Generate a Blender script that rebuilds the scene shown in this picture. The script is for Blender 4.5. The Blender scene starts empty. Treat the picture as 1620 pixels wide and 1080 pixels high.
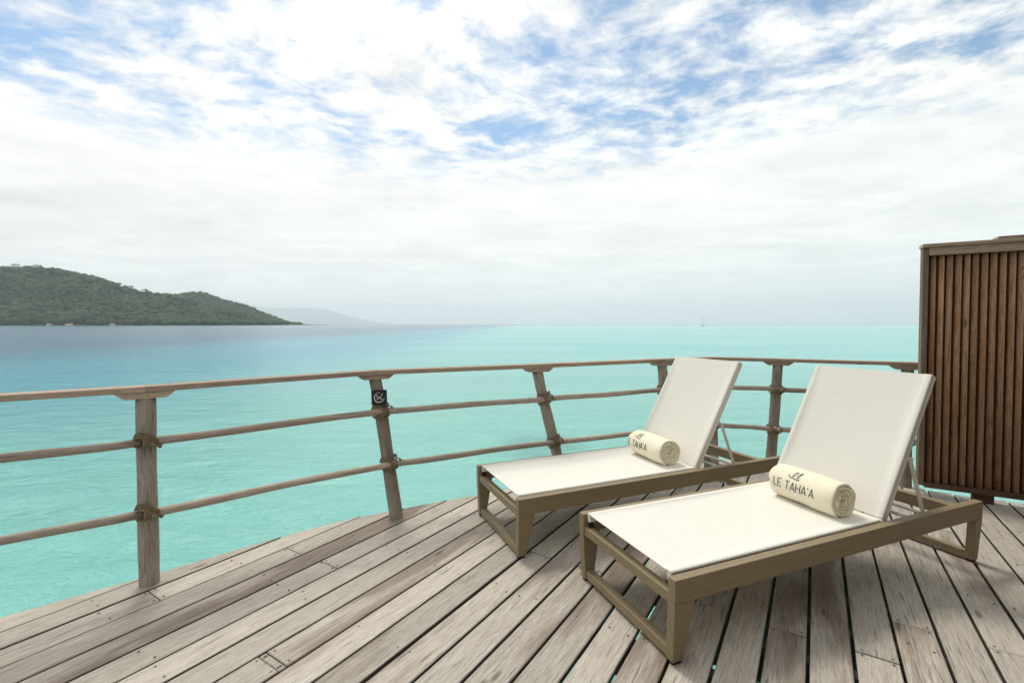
import bpy, bmesh, math, random
import numpy as np
from mathutils import Vector, Matrix

random.seed(7)
rng = np.random.default_rng(7)
sc = bpy.context.scene
COL = sc.collection
R = math.radians
H = 1.27                      # eye height above the deck boards
WATER = -1.5                  # lagoon surface below the deck

# ------------------------------------------------------------------ camera
cam = bpy.data.cameras.new('camera')
cam.sensor_width = 36.0
cam.lens = 36.0 * 740 / 1620
cam.shift_y = -0.0047
cam.clip_start = 0.05
cam.clip_end = 60000
camo = bpy.data.objects.new('camera', cam)
camo.location = (0, 0, H)
camo.rotation_euler = (R(90 - 1.5), 0, 0)
COL.objects.link(camo)
sc.camera = camo

# ------------------------------------------------------------------ view / exposure
sc.render.engine = 'CYCLES'
sc.view_settings.view_transform = 'Standard'
sc.view_settings.look = 'None'
sc.view_settings.exposure = 0.50
sc.view_settings.gamma = 1.0
sc.view_settings.use_curve_mapping = False
sc.cycles.use_denoising = True
sc.cycles.max_bounces = 6
sc.cycles.volume_bounces = 1
sc.cycles.sample_clamp_indirect = 6.0

SUN_AZ = R(-28)               # compass angle from +Y, negative = to the left
SUN_EL = R(60)
sun = bpy.data.lights.new('sun', 'SUN')
sun.energy = 1.5
sun.angle = R(16)
sun.color = (1.0, 0.94, 0.84)
suno = bpy.data.objects.new('sun', sun)
sd = Vector((math.sin(SUN_AZ) * math.cos(SUN_EL), math.cos(SUN_AZ) * math.cos(SUN_EL), math.sin(SUN_EL)))
suno.rotation_euler = sd.to_track_quat('Z', 'Y').to_euler()
suno.location = (-5, 6, 12)
COL.objects.link(suno)


# ------------------------------------------------------------------ node helpers
class NT:
    """Small wrapper that lets node maths be written as expressions."""
    def __init__(self, tree):
        self.t = tree
        self.n = tree.nodes
        self.l = tree.links

    def new(self, kind, **kw):
        nd = self.n.new(kind)
        for k, v in kw.items():
            setattr(nd, k, v)
        return nd

    def put(self, sock, v):
        if v is None:
            return
        if isinstance(v, bpy.types.NodeSocket):
            self.l.new(v, sock)
        else:
            sock.default_value = v

    def m(self, op, a, b=None, c=None, clamp=False):
        nd = self.new('ShaderNodeMath', operation=op)
        nd.use_clamp = clamp
        for i, v in enumerate((a, b, c)):
            self.put(nd.inputs[i], v)
        return nd.outputs[0]

    def v(self, op, a, b=None):
        nd = self.new('ShaderNodeVectorMath', operation=op)
        self.put(nd.inputs[0], a)
        if op == 'SCALE':
            self.put(nd.inputs[3], b)
        else:
            self.put(nd.inputs[1], b)
        return nd.outputs['Value'] if op in ('LENGTH', 'DOT_PRODUCT', 'DISTANCE') else nd.outputs[0]

    def step(self, x, a, b, lo=0.0, hi=1.0):
        nd = self.new('ShaderNodeMapRange', interpolation_type='SMOOTHSTEP')
        for i, v in enumerate((x, a, b, lo, hi)):
            self.put(nd.inputs[i], v)
        return nd.outputs[0]

    def noise(self, vec, scale=1.0, detail=4.0, rough=0.55, dist=0.0, dims='3D', out=0):
        nd = self.new('ShaderNodeTexNoise', noise_dimensions=dims)
        self.put(nd.inputs['Vector'], vec)
        nd.inputs['Scale'].default_value = scale
        nd.inputs['Detail'].default_value = detail
        nd.inputs['Roughness'].default_value = rough
        nd.inputs['Distortion'].default_value = dist
        return nd.outputs[out]

    def mix(self, f, a, b, blend='MIX'):
        nd = self.new('ShaderNodeMix', data_type='RGBA', blend_type=blend)
        self.put(nd.inputs[0], f)
        for i, v in ((6, a), (7, b)):
            if isinstance(v, (tuple, list)) and len(v) == 3:
                v = (*v, 1.0)
            self.put(nd.inputs[i], v)
        return nd.outputs[2]

    def xyz(self, v):
        nd = self.new('ShaderNodeSeparateXYZ')
        self.l.new(v, nd.inputs[0])
        return nd.outputs

    def vec(self, x, y, z=0.0):
        nd = self.new('ShaderNodeCombineXYZ')
        for i, q in enumerate((x, y, z)):
            self.put(nd.inputs[i], q)
        return nd.outputs[0]

    def mapv(self, v, scale=(1, 1, 1), loc=(0, 0, 0), rot=(0, 0, 0)):
        nd = self.new('ShaderNodeMapping')
        self.l.new(v, nd.inputs[0])
        nd.inputs['Location'].default_value = loc
        nd.inputs['Rotation'].default_value = rot
        nd.inputs['Scale'].default_value = scale
        return nd.outputs[0]

    def bump(self, h, strength=0.3, distance=0.01, normal=None):
        nd = self.new('ShaderNodeBump')
        nd.inputs['Strength'].default_value = strength
        nd.inputs['Distance'].default_value = distance
        self.l.new(h, nd.inputs['Height'])
        if normal is not None:
            self.l.new(normal, nd.inputs['Normal'])
        return nd.outputs[0]


def blob(nt, p, cx, cy, sx, sy, w):
    """Soft elliptical weight centred at (cx, cy) of the cloud layer's plane."""
    q = nt.v('SUBTRACT', p, (cx, cy, 0.0))
    q = nt.v('MULTIPLY', q, (1 / sx, 1 / sy, 0.0))
    l2 = nt.v('DOT_PRODUCT', q, q)
    e = nt.m('POWER', 2.71828, nt.m('MULTIPLY', l2, -1.0))
    return nt.m('MULTIPLY', e, w)


# ------------------------------------------------------------------ world: Nishita sky and broken cloud
world = bpy.data.worlds.new('World')
sc.world = world
world.use_nodes = True
wt = world.node_tree
wt.nodes.clear()
nt = NT(wt)
sky = nt.new('ShaderNodeTexSky', sky_type='NISHITA')
sky.sun_disc = False
sky.sun_elevation = SUN_EL
sky.sun_rotation = SUN_AZ
sky.altitude = 0
sky.air_density = 1.0
sky.dust_density = 0.6
sky.ozone_density = 1.0
d = nt.new('ShaderNodeTexCoord').outputs['Generated']
dx, dy, dz = nt.xyz(d)
up = nt.m('MAXIMUM', dz, 0.0)
den = nt.m('ADD', up, 0.06)
P = nt.vec(nt.m('DIVIDE', dx, den), nt.m('DIVIDE', dy, den), 0.0)
az = nt.m('ARCTAN2', dx, dy)
# warp the layer a little so that nothing looks gridded
warp = nt.noise(P, 1.1, 3, 0.5, out=1)
Pw = nt.v('ADD', P, nt.v('SCALE', nt.v('SUBTRACT', warp, (0.5, 0.5, 0.5)), 0.35))
# broken mid-level puffs, drawn out a little along the wind
Ps = nt.mapv(Pw, scale=(1.0, 1.12, 1.0), rot=(0, 0, R(-22)))
n1 = nt.noise(Ps, 5.4, 9, 0.60, 0.15)
n2 = nt.noise(Pw, 1.25, 4, 0.55, 0.3)
n3 = nt.noise(Ps, 13.0, 5, 0.6, 0.2)
cov = nt.m('MULTIPLY', nt.m('SUBTRACT', n1, 0.5), 1.7)
cov = nt.m('ADD', cov, nt.m('MULTIPLY', nt.m('SUBTRACT', n2, 0.5), 0.45))
cov = nt.m('ADD', cov, nt.m('MULTIPLY', nt.m('SUBTRACT', n3, 0.5), 0.48))
Pb = nt.v('ADD', P, nt.v('SCALE', nt.v('SUBTRACT', warp, (0.5, 0.5, 0.5)), 0.18))
holes = [(-1.55, 1.44, 0.32, 0.14, -0.30), (-1.05, 1.36, 0.16, 0.08, -0.10), (-0.04, 2.14, 0.17, 0.22, -0.26),
         (0.50, 1.92, 0.30, 0.16, -0.25), (0.30, 1.58, 0.20, 0.16, -0.13), (0.72, 1.62, 0.30, 0.16, -0.14),
         (1.10, 1.80, 0.30, 0.12, -0.13), (1.40, 1.46, 0.14, 0.10, -0.28), (0.35, 2.3, 0.3, 0.14, -0.14),
         (0.82, 1.38, 0.25, 0.07, -0.12), (-0.78, 1.80, 0.35, 0.10, -0.13), (-0.85, 2.12, 0.40, 0.10, -0.14),
         (-0.50, 1.50, 0.28, 0.24, 0.32), (-0.42, 1.95, 0.22, 0.16, 0.24), (-1.1, 1.75, 0.4, 0.10, 0.12),
         (1.5, 1.7, 0.3, 0.12, 0.16)]
for h_ in holes:
    cov = nt.m('ADD', cov, blob(nt, Pb, *h_))
cov = nt.m('ADD', cov, 0.045)
puff = nt.step(cov, -0.42, 0.28)
# smooth veil that closes the sky lower down, with faint streaks in it
_, py, _ = nt.xyz(Pw)
px_, py_, _ = nt.xyz(P)
arc = nt.m('ADD', py_, nt.m('MULTIPLY', nt.m('MULTIPLY', px_, px_), 0.26))
arc = nt.m('ADD', arc, nt.m('MULTIPLY', nt.m('SUBTRACT', n2, 0.5), 1.6))
arc = nt.m('ADD', arc, nt.m('MULTIPLY', px_, 0.06))
veil = nt.step(arc, 2.15, 2.95)
back = nt.step(dy, 0.15, -0.35)                      # the rest of the sky is mostly closed too
veil = nt.m('MAXIMUM', veil, nt.m('MULTIPLY', back, 0.55))
streak = nt.noise(nt.mapv(Pw, scale=(0.55, 1.9, 1.0), rot=(0, 0, R(14))), 0.95, 6, 0.55, 0.7)
thin = nt.m('MULTIPLY', nt.step(streak, 0.38, 0.62), 0.16)
veil = nt.m('MULTIPLY', veil, nt.m('ADD', 0.84, thin))
cloud = nt.m('SUBTRACT', 1.0, nt.m('MULTIPLY', nt.m('SUBTRACT', 1.0, puff), nt.m('SUBTRACT', 1.0, veil)))
cloud = nt.m('MAXIMUM', cloud, 0.06)
# brightness of the cloud: thick lit parts against greyer undersides
shade = nt.noise(Pw, 1.5, 6, 0.52, 0.4)
lum = nt.m('ADD', 0.745, nt.m('MULTIPLY', nt.m('SUBTRACT', shade, 0.5), 0.30))
lum = nt.m('ADD', lum, nt.m('MULTIPLY', nt.m('MULTIPLY', nt.m('SUBTRACT', n1, 0.5), 0.34), nt.m('SUBTRACT', 1.0, nt.m('MULTIPLY', veil, 0.85))))
lum = nt.m('ADD', lum, nt.m('MULTIPLY', nt.m('SUBTRACT', streak, 0.5), 0.18))
glow = nt.v('DOT_PRODUCT', d, tuple(sd))
lum = nt.m('ADD', lum, nt.m('MULTIPLY', nt.step(glow, 0.84, 1.0), 0.80))
lum = nt.m('ADD', lum, blob(nt, P, -0.30, 1.42, 0.30, 0.25, 0.05))
low = nt.step(dz, 0.30, 0.0)
lum = nt.m('SUBTRACT', lum, nt.m('MULTIPLY', low, 0.03))
for b_ in ((-2.95, 2.8, 0.30, 0.22, -0.12), (-2.55, 3.4, 0.9, 0.5, -0.07), (-0.42, 1.72, 0.16, 0.12, -0.10)):
    lum = nt.m('ADD', lum, blob(nt, P, *b_))
warm = nt.mix(low, (1.0, 0.986, 0.950), (0.99, 0.995, 0.975))
cloudcol = nt.v('SCALE', warm, lum)
skycol = nt.v('MULTIPLY', sky.outputs[0], (0.062, 0.087, 0.098))
# pale blue haze in the clear sky close to the horizon
skycol = nt.mix(nt.step(dz, 0.32, 0.0), skycol, (0.44, 0.55, 0.60))
col = nt.mix(cloud, skycol, cloudcol)
# fair-weather cumulus standing on the horizon
Q = nt.vec(az, dz, 0.0)
qn = nt.noise(nt.mapv(Q, scale=(1, 1.25, 1)), 13.0, 8, 0.58, 0.2)
qn2 = nt.noise(Q, 34.0, 5, 0.6, 0.1)
tops = nt.noise(nt.vec(az, 0.0, 3.7), 2.3, 2, 0.5)
base_h = nt.m('MULTIPLY', nt.step(tops, 0.44, 0.72), 0.09)
hsum = base_h
for (ca, sa, hh) in ((-0.44, 0.075, 0.105), (-0.37, 0.05, 0.060), (-0.52, 0.07, 0.10), (0.0, 0.05, 0.055), (0.06, 0.05, 0.045)):
    q = nt.m('DIVIDE', nt.m('SUBTRACT', az, ca), sa)
    hsum = nt.m('MAXIMUM', hsum, nt.m('MULTIPLY', nt.m('POWER', 2.71828, nt.m('MULTIPLY', nt.m('MULTIPLY', q, q), -1.0)), hh))
edge = nt.m('SUBTRACT', hsum, dz)
edge = nt.m('ADD', edge, nt.m('MULTIPLY', nt.m('SUBTRACT', qn, 0.5), 0.085))
edge = nt.m('ADD', edge, nt.m('MULTIPLY', nt.m('SUBTRACT', qn2, 0.5), 0.02))
cum = nt.m('MULTIPLY', nt.step(edge, -0.004, 0.020), nt.step(dz, 0.018, 0.075))
clum = nt.m('ADD', 0.74, nt.m('MULTIPLY', nt.m('SUBTRACT', 0.05, edge), 2.2))
clum = nt.m('ADD', clum, nt.m('MULTIPLY', nt.m('SUBTRACT', qn, 0.5), 0.35))
clum = nt.m('MINIMUM', nt.m('MAXIMUM', clum, 0.56), 0.98)
col = nt.mix(nt.m('MULTIPLY', cum, 0.62), col, nt.v('SCALE', nt.mix(0.0, (1.0, 0.99, 0.97), (1, 1, 1)), clum))
bg = nt.new('ShaderNodeBackground')
bg.inputs['Strength'].default_value = 0.10
nt.l.new(nt.v('SCALE', col, 10.0), bg.inputs['Color'])
wo = nt.new('ShaderNodeOutputWorld')
nt.l.new(bg.outputs[0], wo.inputs['Surface'])


# ------------------------------------------------------------------ materials
def material(name):
    m = bpy.data.materials.new(name)
    m.use_nodes = True
    m.node_tree.nodes.clear()
    n = NT(m.node_tree)
    b = n.new('ShaderNodeBsdfPrincipled')
    o = n.new('ShaderNodeOutputMaterial')
    n.l.new(b.outputs[0], o.inputs['Surface'])
    return m, n, b


def coords(n, kind='Object'):
    return n.new('ShaderNodeTexCoord').outputs[kind]


def objrand(n):
    return n.new('ShaderNodeObjectInfo').outputs['Random']


def weathered_wood(name, light, dark, brown, along='X', rough=0.85, grain=70.0, brownness=0.5, bump=0.5, crack=0.6):
    """Sun-bleached timber: stretched grain, cathedral figure, open cracks, brown worn patches that differ per piece."""
    m, n, b = material(name)
    c = coords(n)
    r = objrand(n)
    off = n.vec(n.m('MULTIPLY', r, 37.0), n.m('MULTIPLY', r, 91.0), n.m('MULTIPLY', r, 53.0))
    c = n.v('ADD', c, off)
    st = {'X': (1, 0, 0), 'Y': (0, 1, 0), 'Z': (0, 0, 1)}[along]
    def sc_(l, a):
        return tuple(l if k else a for k in st)
    g1 = n.noise(n.mapv(c, scale=sc_(7.5, grain * 1.7)), 1.0, 9, 0.74, 0.2)
    g2 = n.noise(n.mapv(c, scale=sc_(16.0, grain * 5.0)), 1.0, 4, 0.7)
    # figure: long rings around slow noise
    slow = n.noise(n.mapv(c, scale=sc_(1.1, 7.0)), 1.0, 2, 0.5)
    ring = n.m('FRACT', n.m('MULTIPLY', slow, 15.0))
    ring = n.m('ABSOLUTE', n.m('SUBTRACT', n.m('MULTIPLY', ring, 2.0), 1.0))
    big = n.noise(n.mapv(c, scale=sc_(0.9, 5.0)), 1.0, 4, 0.6, 0.4)
    blot = n.noise(c, 9.0, 4, 0.6)
    col = n.mix(n.step(g1, 0.22, 0.66), dark, light)
    col = n.mix(n.m('MULTIPLY', n.step(g2, 0.46, 0.60), 0.72), col, dark)
    col = n.mix(n.m('MULTIPLY', n.step(ring, 0.72, 1.0), 0.24), col, dark)
    # per piece: how much of the bleached skin is worn off
    wear = n.m('ADD', big, n.m('MULTIPLY', n.m('SUBTRACT', r, 0.58), 0.38))
    col = n.mix(n.m('MULTIPLY', n.step(wear, 0.52, 0.70), brownness), col, n.mix(n.step(g1, 0.35, 0.65), tuple(q * 0.62 for q in brown), brown))
    col = n.mix(n.m('MULTIPLY', n.step(blot, 0.55, 0.75), 0.16), col, tuple(q * 0.7 for q in dark))
    # piece to piece tone
    r2 = n.m('FRACT', n.m('MULTIPLY', r, 7.31))
    tone = n.m('ADD', 0.80, n.m('MULTIPLY', r2, 0.30))
    col = n.v('SCALE', col, tone)
    # dark checks and knots
    ck = n.noise(n.mapv(c, scale=sc_(5.0, grain * 2.6), loc=(4, 7, 1)), 1.0, 3, 0.55)
    ckm = n.step(ck, 0.60, 0.68)
    kn = n.new('ShaderNodeTexVoronoi')
    n.l.new(n.mapv(c, scale=sc_(1.6, 6.0)), kn.inputs['Vector'])
    kn.inputs['Scale'].default_value = 1.0
    knm = n.step(kn.outputs['Distance'], 0.085, 0.03)
    dk = n.m('MAXIMUM', n.m('MULTIPLY', ckm, crack), n.m('MULTIPLY', knm, 0.7))
    col = n.mix(dk, col, tuple(q * 0.22 for q in dark))
    n.l.new(col, b.inputs['Base Color'])
    b.inputs['Roughness'].default_value = rough
    b.inputs['Specular IOR Level'].default_value = 0.25
    hgt = n.m('ADD', n.m('MULTIPLY', g1, 0.7), n.m('MULTIPLY', g2, 0.5))
    hgt = n.m('SUBTRACT', hgt, n.m('MULTIPLY', dk, 1.0))
    n.l.new(n.bump(hgt, bump, 0.003), b.inputs['Normal'])
    return m


M = {}
M['deck'] = weathered_wood('deck_wood', (0.570, 0.520, 0.448), (0.355, 0.310, 0.252), (0.225, 0.163, 0.118), 'X', grain=60, brownness=0.7)
M['gap_shade'] = weathered_wood('board_edge_shade', (0.15, 0.125, 0.10), (0.085, 0.07, 0.055), (0.11, 0.08, 0.055), 'X')  # darkened wood for board sides, paints in the shade between boards
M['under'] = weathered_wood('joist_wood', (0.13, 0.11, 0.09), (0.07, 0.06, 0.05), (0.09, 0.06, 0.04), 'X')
M['pole'] = weathered_wood('pole_wood', (0.47, 0.41, 0.335), (0.27, 0.23, 0.18), (0.24, 0.18, 0.125), 'Z', grain=45, brownness=0.5, bump=0.6)
M['rail'] = weathered_wood('rail_wood', (0.52, 0.45, 0.375), (0.33, 0.265, 0.21), (0.32, 0.23, 0.165), 'X', grain=50, brownness=0.5)
M['handrail'] = weathered_wood('handrail_wood', (0.52, 0.41, 0.32), (0.36, 0.265, 0.195), (0.36, 0.235, 0.155), 'X', grain=60, brownness=0.5, bump=0.3)
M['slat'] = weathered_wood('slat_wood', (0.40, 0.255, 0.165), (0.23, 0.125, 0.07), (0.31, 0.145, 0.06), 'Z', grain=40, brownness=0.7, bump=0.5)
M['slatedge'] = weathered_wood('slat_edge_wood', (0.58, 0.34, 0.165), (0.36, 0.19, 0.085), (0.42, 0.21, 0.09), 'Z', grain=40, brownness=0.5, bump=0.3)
M['stile'] = weathered_wood('stile_wood', (0.30, 0.235, 0.16), (0.20, 0.145, 0.09), (0.20, 0.13, 0.075), 'Z', grain=45, brownness=0.4)
M['darkwood'] = weathered_wood('screen_frame_wood', (0.15, 0.095, 0.06), (0.08, 0.045, 0.03), (0.10, 0.055, 0.03), 'X', grain=45, brownness=0.6)
M['wall'] = weathered_wood('house_wood', (0.16, 0.11, 0.075), (0.09, 0.06, 0.04), (0.12, 0.075, 0.045), 'Z', grain=30)


def simple(name, color, rough=0.5, spec=0.5, nscale=None, namt=0.0, bumpn=None, bump=0.2, bdist=0.002, metal=0.0):
    m, n, b = material(name)
    b.inputs['Roughness'].default_value = rough
    b.inputs['Specular IOR Level'].default_value = spec
    b.inputs['Metallic'].default_value = metal
    c = coords(n)
    if nscale:
        f = n.noise(c, nscale, 5, 0.6)
        col = n.mix(f, tuple(q * (1 - namt) for q in color), tuple(min(1, q * (1 + namt)) for q in color))
        n.l.new(col, b.inputs['Base Color'])
    else:
        b.inputs['Base Color'].default_value = (*color, 1)
    if bumpn:
        n.l.new(n.bump(n.noise(c, bumpn, 3, 0.6), bump, bdist), b.inputs['Normal'])
    return m


# painted, slightly wood-grained frame of the loungers
m, n, b = material('frame_finish')
c = coords(n)
g = n.noise(n.mapv(c, scale=(3, 60, 60)), 1.0, 5, 0.6)
bl = n.noise(c, 6.0, 4, 0.6)
col = n.mix(n.step(g, 0.2, 0.8), (0.228, 0.176, 0.098), (0.290, 0.228, 0.138))
col = n.mix(n.m('MULTIPLY', n.step(bl, 0.5, 0.75), 0.25), col, (0.175, 0.13, 0.07))
n.l.new(col, b.inputs['Base Color'])
b.inputs['Roughness'].default_value = 0.5
b.inputs['Specular IOR Level'].default_value = 0.35
n.l.new(n.bump(g, 0.15, 0.001), b.inputs['Normal'])
M['frame'] = m

# woven sling fabric
m, n, b = material('sling_fabric')
c = coords(n)
x_, y_, z_ = n.xyz(c)
wx = n.m('SINE', n.m('MULTIPLY', n.m('ADD', x_, z_), 1900.0))
wy = n.m('SINE', n.m('MULTIPLY', y_, 1900.0))
th1 = n.noise(n.mapv(c, scale=(14, 420, 14)), 1.0, 3, 0.6)
th2 = n.noise(n.mapv(c, scale=(420, 14, 420)), 1.0, 3, 0.6)
th = n.m('MULTIPLY', n.m('ADD', th1, th2), 0.5)
stn = n.noise(c, 4.0, 5, 0.6)
col = n.mix(n.step(th, 0.30, 0.70), (0.725, 0.70, 0.625), (0.795, 0.77, 0.69))
col = n.mix(n.m('MULTIPLY', n.step(stn, 0.5, 0.8), 0.18), col, (0.66, 0.635, 0.57))
n.l.new(col, b.inputs['Base Color'])
b.inputs['Roughness'].default_value = 0.8
b.inputs['Specular IOR Level'].default_value = 0.2
n.l.new(n.bump(n.m('ADD', n.m('MULTIPLY', wx, wy), n.m('MULTIPLY', th, 2.0)), 0.25, 0.0006), b.inputs['Normal'])
M['fabric'] = m
M['white'] = simple('white_frame_paint', (0.78, 0.75, 0.68), 0.4, 0.4, 8, 0.06)
M['black'] = simple('black_rubber', (0.015, 0.015, 0.016), 0.6, 0.3, 40, 0.2)
M['towel'] = None
m, n, b = material('terry_towel')
c = coords(n)
f1 = n.noise(c, 260.0, 3, 0.7)
f2 = n.noise(c, 30.0, 4, 0.6)
col = n.mix(f2, (0.89, 0.81, 0.60), (0.93, 0.86, 0.68))
n.l.new(col, b.inputs['Base Color'])
b.inputs['Roughness'].default_value = 1.0
b.inputs['Specular IOR Level'].default_value = 0.05
b.inputs['Sheen Weight'].default_value = 0.25
n.l.new(n.bump(n.m('ADD', f1, n.m('MULTIPLY', f2, 0.8)), 0.7, 0.004), b.inputs['Normal'])
M['towel'] = m
M['ink'] = simple('navy_embroidery', (0.018, 0.018, 0.024), 0.9, 0.1, 300, 0.3)
M['rope'] = simple('old_rope', (0.22, 0.165, 0.10), 0.95, 0.1, 90, 0.5, 260, 0.8, 0.003)
M['signplate'] = simple('sign_black', (0.022, 0.024, 0.030), 0.45, 0.4, 30, 0.25)
M['signwhite'] = simple('sign_white', (0.75, 0.75, 0.73), 0.6, 0.3, 40, 0.1)
M['steel'] = simple('screw_steel', (0.24, 0.20, 0.17), 0.55, 0.5, 60, 0.4, metal=0.4)
M['boatwhite'] = simple('boat_gelcoat', (0.78, 0.78, 0.77), 0.35, 0.5, 2, 0.04)
M['boatdark'] = simple('boat_windows', (0.03, 0.04, 0.05), 0.2, 0.5, 2, 0.2)
M['mast'] = simple('boat_mast_metal', (0.40, 0.41, 0.43), 0.4, 0.5, 2, 0.05)
M['frond'] = simple('dry_palm_leaf', (0.42, 0.31, 0.17), 0.8, 0.2, 30, 0.35, 120, 0.5)
M['thatch'] = simple('palm_thatch', (0.16, 0.12, 0.075), 0.95, 0.1, 12, 0.5, 60, 1.0, 0.03)
M['housewall'] = simple('shore_house_wall', (0.65, 0.63, 0.58), 0.8, 0.2, 1, 0.1)
M['houseroof'] = simple('shore_house_roof', (0.35, 0.22, 0.17), 0.8, 0.2, 1, 0.2)

# forest
def forest(name, a, b_, c_):
    m, n, b = material(name)
    pos = n.new('ShaderNodeNewGeometry').outputs['Position']
    big = n.noise(pos, 0.012, 4, 0.6)
    mid = n.noise(pos, 0.10, 4, 0.65)
    fine = n.noise(pos, 0.55, 4, 0.7)
    col = n.mix(n.step(big, 0.38, 0.62), a, b_)
    col = n.mix(n.m('MULTIPLY', n.step(mid, 0.45, 0.68), 0.7), col, c_)
    col = n.mix(n.m('MULTIPLY', n.step(fine, 0.48, 0.66), 0.55), col, tuple(q * 0.45 for q in a))
    n.l.new(col, b.inputs['Base Color'])
    b.inputs['Roughness'].default_value = 0.8
    b.inputs['Specular IOR Level'].default_value = 0.15
    n.l.new(n.bump(n.m('ADD', mid, fine), 0.8, 2.5), b.inputs['Normal'])
    return m
M['forest'] = forest('jungle_canopy', (0.018, 0.042, 0.016), (0.040, 0.084, 0.026), (0.080, 0.128, 0.038))
M['bark'] = simple('tree_bark', (0.20, 0.17, 0.14), 0.9, 0.1, 3, 0.3)
M['hillsoil'] = simple('hill_ground', (0.045, 0.060, 0.030), 0.9, 0.1, 0.05, 0.3)

# lagoon: pale sand shallows, a blue channel on the left, the ocean beyond the reef
m, n, b = material('lagoon_water')
pos = n.new('ShaderNodeNewGeometry').outputs['Position']
X, Y, Z = n.xyz(pos)
wob = n.noise(pos, 0.035, 4, 0.6)
wob2 = n.noise(pos, 0.0022, 3, 0.5)
xs = n.m('ADD', X, n.m('MULTIPLY', n.m('SUBTRACT', wob, 0.5), 22.0))
mid = n.step(xs, -3.0, -23.0)
shift = n.step(Y, 350.0, 1500.0, 0.0, 70.0)
xd = n.m('SUBTRACT', n.m('ADD', X, n.m('MULTIPLY', n.m('SUBTRACT', wob, 0.5), 40.0)), shift)
xd = n.m('ADD', xd, n.m('MULTIPLY', n.m('SUBTRACT', wob2, 0.5), 30.0))
deep = n.step(xd, -26.0, -62.0)
far = n.step(n.m('ADD', Y, n.m('MULTIPLY', n.m('SUBTRACT', wob2, 0.5), 900.0)), 1500.0, 2600.0)
deep = n.m('MAXIMUM', deep, far)
sandn = n.noise(n.mapv(pos, scale=(0.35, 1.0, 1.0), rot=(0, 0, R(12))), 0.05, 5, 0.6)
shallow = n.mix(n.step(sandn, 0.36, 0.64), (0.178, 0.465, 0.408), (0.242, 0.528, 0.465))
near = n.step(n.v('LENGTH', n.v('MULTIPLY', pos, (1, 1, 0))), 12.0, 60.0)
shallow = n.mix(near, shallow, n.mix(n.step(sandn, 0.38, 0.62), (0.125, 0.455, 0.435), (0.190, 0.522, 0.492)))
midc = (0.036, 0.275, 0.375)
deepc = (0.018, 0.105, 0.190)
col = n.mix(n.m('MULTIPLY', mid, 0.9), shallow, midc)
col = n.mix(n.m('MULTIPLY', deep, 0.92), col, deepc)
# coral head under the surface beyond the railing
cq = n.v('MULTIPLY', n.v('SUBTRACT', n.v('ADD', pos, n.v('SCALE', n.noise(pos, 1.5, 3, 0.6, out=1), 0.9)), (1.15, 11.0, WATER)), (0.75, 0.6, 0.0))
coral = n.step(n.v('LENGTH', cq), 1.0, 0.35)
col = n.mix(n.m('MULTIPLY', coral, 0.45), col, (0.09, 0.22, 0.20))
n.l.new(col, b.inputs['Base Color'])
b.inputs['IOR'].default_value = 1.33
b.inputs['Specular IOR Level'].default_value = 0.33
b.inputs['Roughness'].default_value = 0.15
dist = n.v('LENGTH', pos)
# wavelets: several crossing wind waves
w1 = n.noise(n.mapv(pos, scale=(0.55, 1.25, 1), rot=(0, 0, R(20))), 1.15, 6, 0.62, 0.5)
w2 = n.noise(n.mapv(pos, scale=(0.7, 1.5, 1), rot=(0, 0, R(-28))), 3.4, 4, 0.6, 0.4)
w3 = n.noise(n.mapv(pos, scale=(0.5, 1.0, 1), rot=(0, 0, R(8))), 0.28, 3, 0.55, 0.3)
hgt = n.m('ADD', n.m('MULTIPLY', w1, 0.30), n.m('ADD', n.m('MULTIPLY', w2, 0.09), n.m('MULTIPLY', w3, 0.6)))
n.l.new(n.bump(hgt, 0.75, 0.8), b.inputs['Normal'])
M['water'] = m


# ------------------------------------------------------------------ mesh helpers
def link(o, parent=None):
    COL.objects.link(o)
    if parent is not None:
        o.parent = parent
    return o


def obj(name, verts, faces, mat, parent=None, smooth=False):
    me = bpy.data.meshes.new(name)
    me.from_pydata([tuple(v) for v in verts], [], [tuple(f) for f in faces])
    me.update()
    if mat is not None:
        me.materials.append(mat)
    if smooth:
        me.polygons.foreach_set('use_smooth', [True] * len(me.polygons))
    return link(bpy.data.objects.new(name, me), parent)


def bobj(name, bm, mat, parent=None, smooth=False, bevel=0.0, segs=2):
    bm.normal_update()
    me = bpy.data.meshes.new(name)
    bm.to_mesh(me)
    bm.free()
    me.materials.append(mat)
    if smooth:
        me.polygons.foreach_set('use_smooth', [True] * len(me.polygons))
    o = link(bpy.data.objects.new(name, me), parent)
    if bevel:
        md = o.modifiers.new('bevel', 'BEVEL')
        md.width = bevel
        md.segments = segs
        md.limit_method = 'ANGLE'
    return o


def tag(o, label=None, cat=None, group=None, kind=None):
    if label: o['label'] = label
    if cat: o['category'] = cat
    if group: o['group'] = group
    if kind: o['kind'] = kind
    return o


def thing(name, label, cat, loc=(0, 0, 0), rz=0.0, group=None):
    o = bpy.data.objects.new(name, None)
    o.empty_display_size = 0.2
    o.location = loc
    o.rotation_euler = (0, 0, rz)
    COL.objects.link(o)
    return tag(o, label, cat, group)


def add_box(bm, x0, x1, y0, y1, z0, z1):
    vs = [bm.verts.new(p) for p in ((x0, y0, z0), (x1, y0, z0), (x1, y1, z0), (x0, y1, z0),
                                    (x0, y0, z1), (x1, y0, z1), (x1, y1, z1), (x0, y1, z1))]
    for f in ((0, 3, 2, 1), (4, 5, 6, 7), (0, 1, 5, 4), (1, 2, 6, 5), (2, 3, 7, 6), (3, 0, 4, 7)):
        bm.faces.new([vs[i] for i in f])
    return vs


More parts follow.
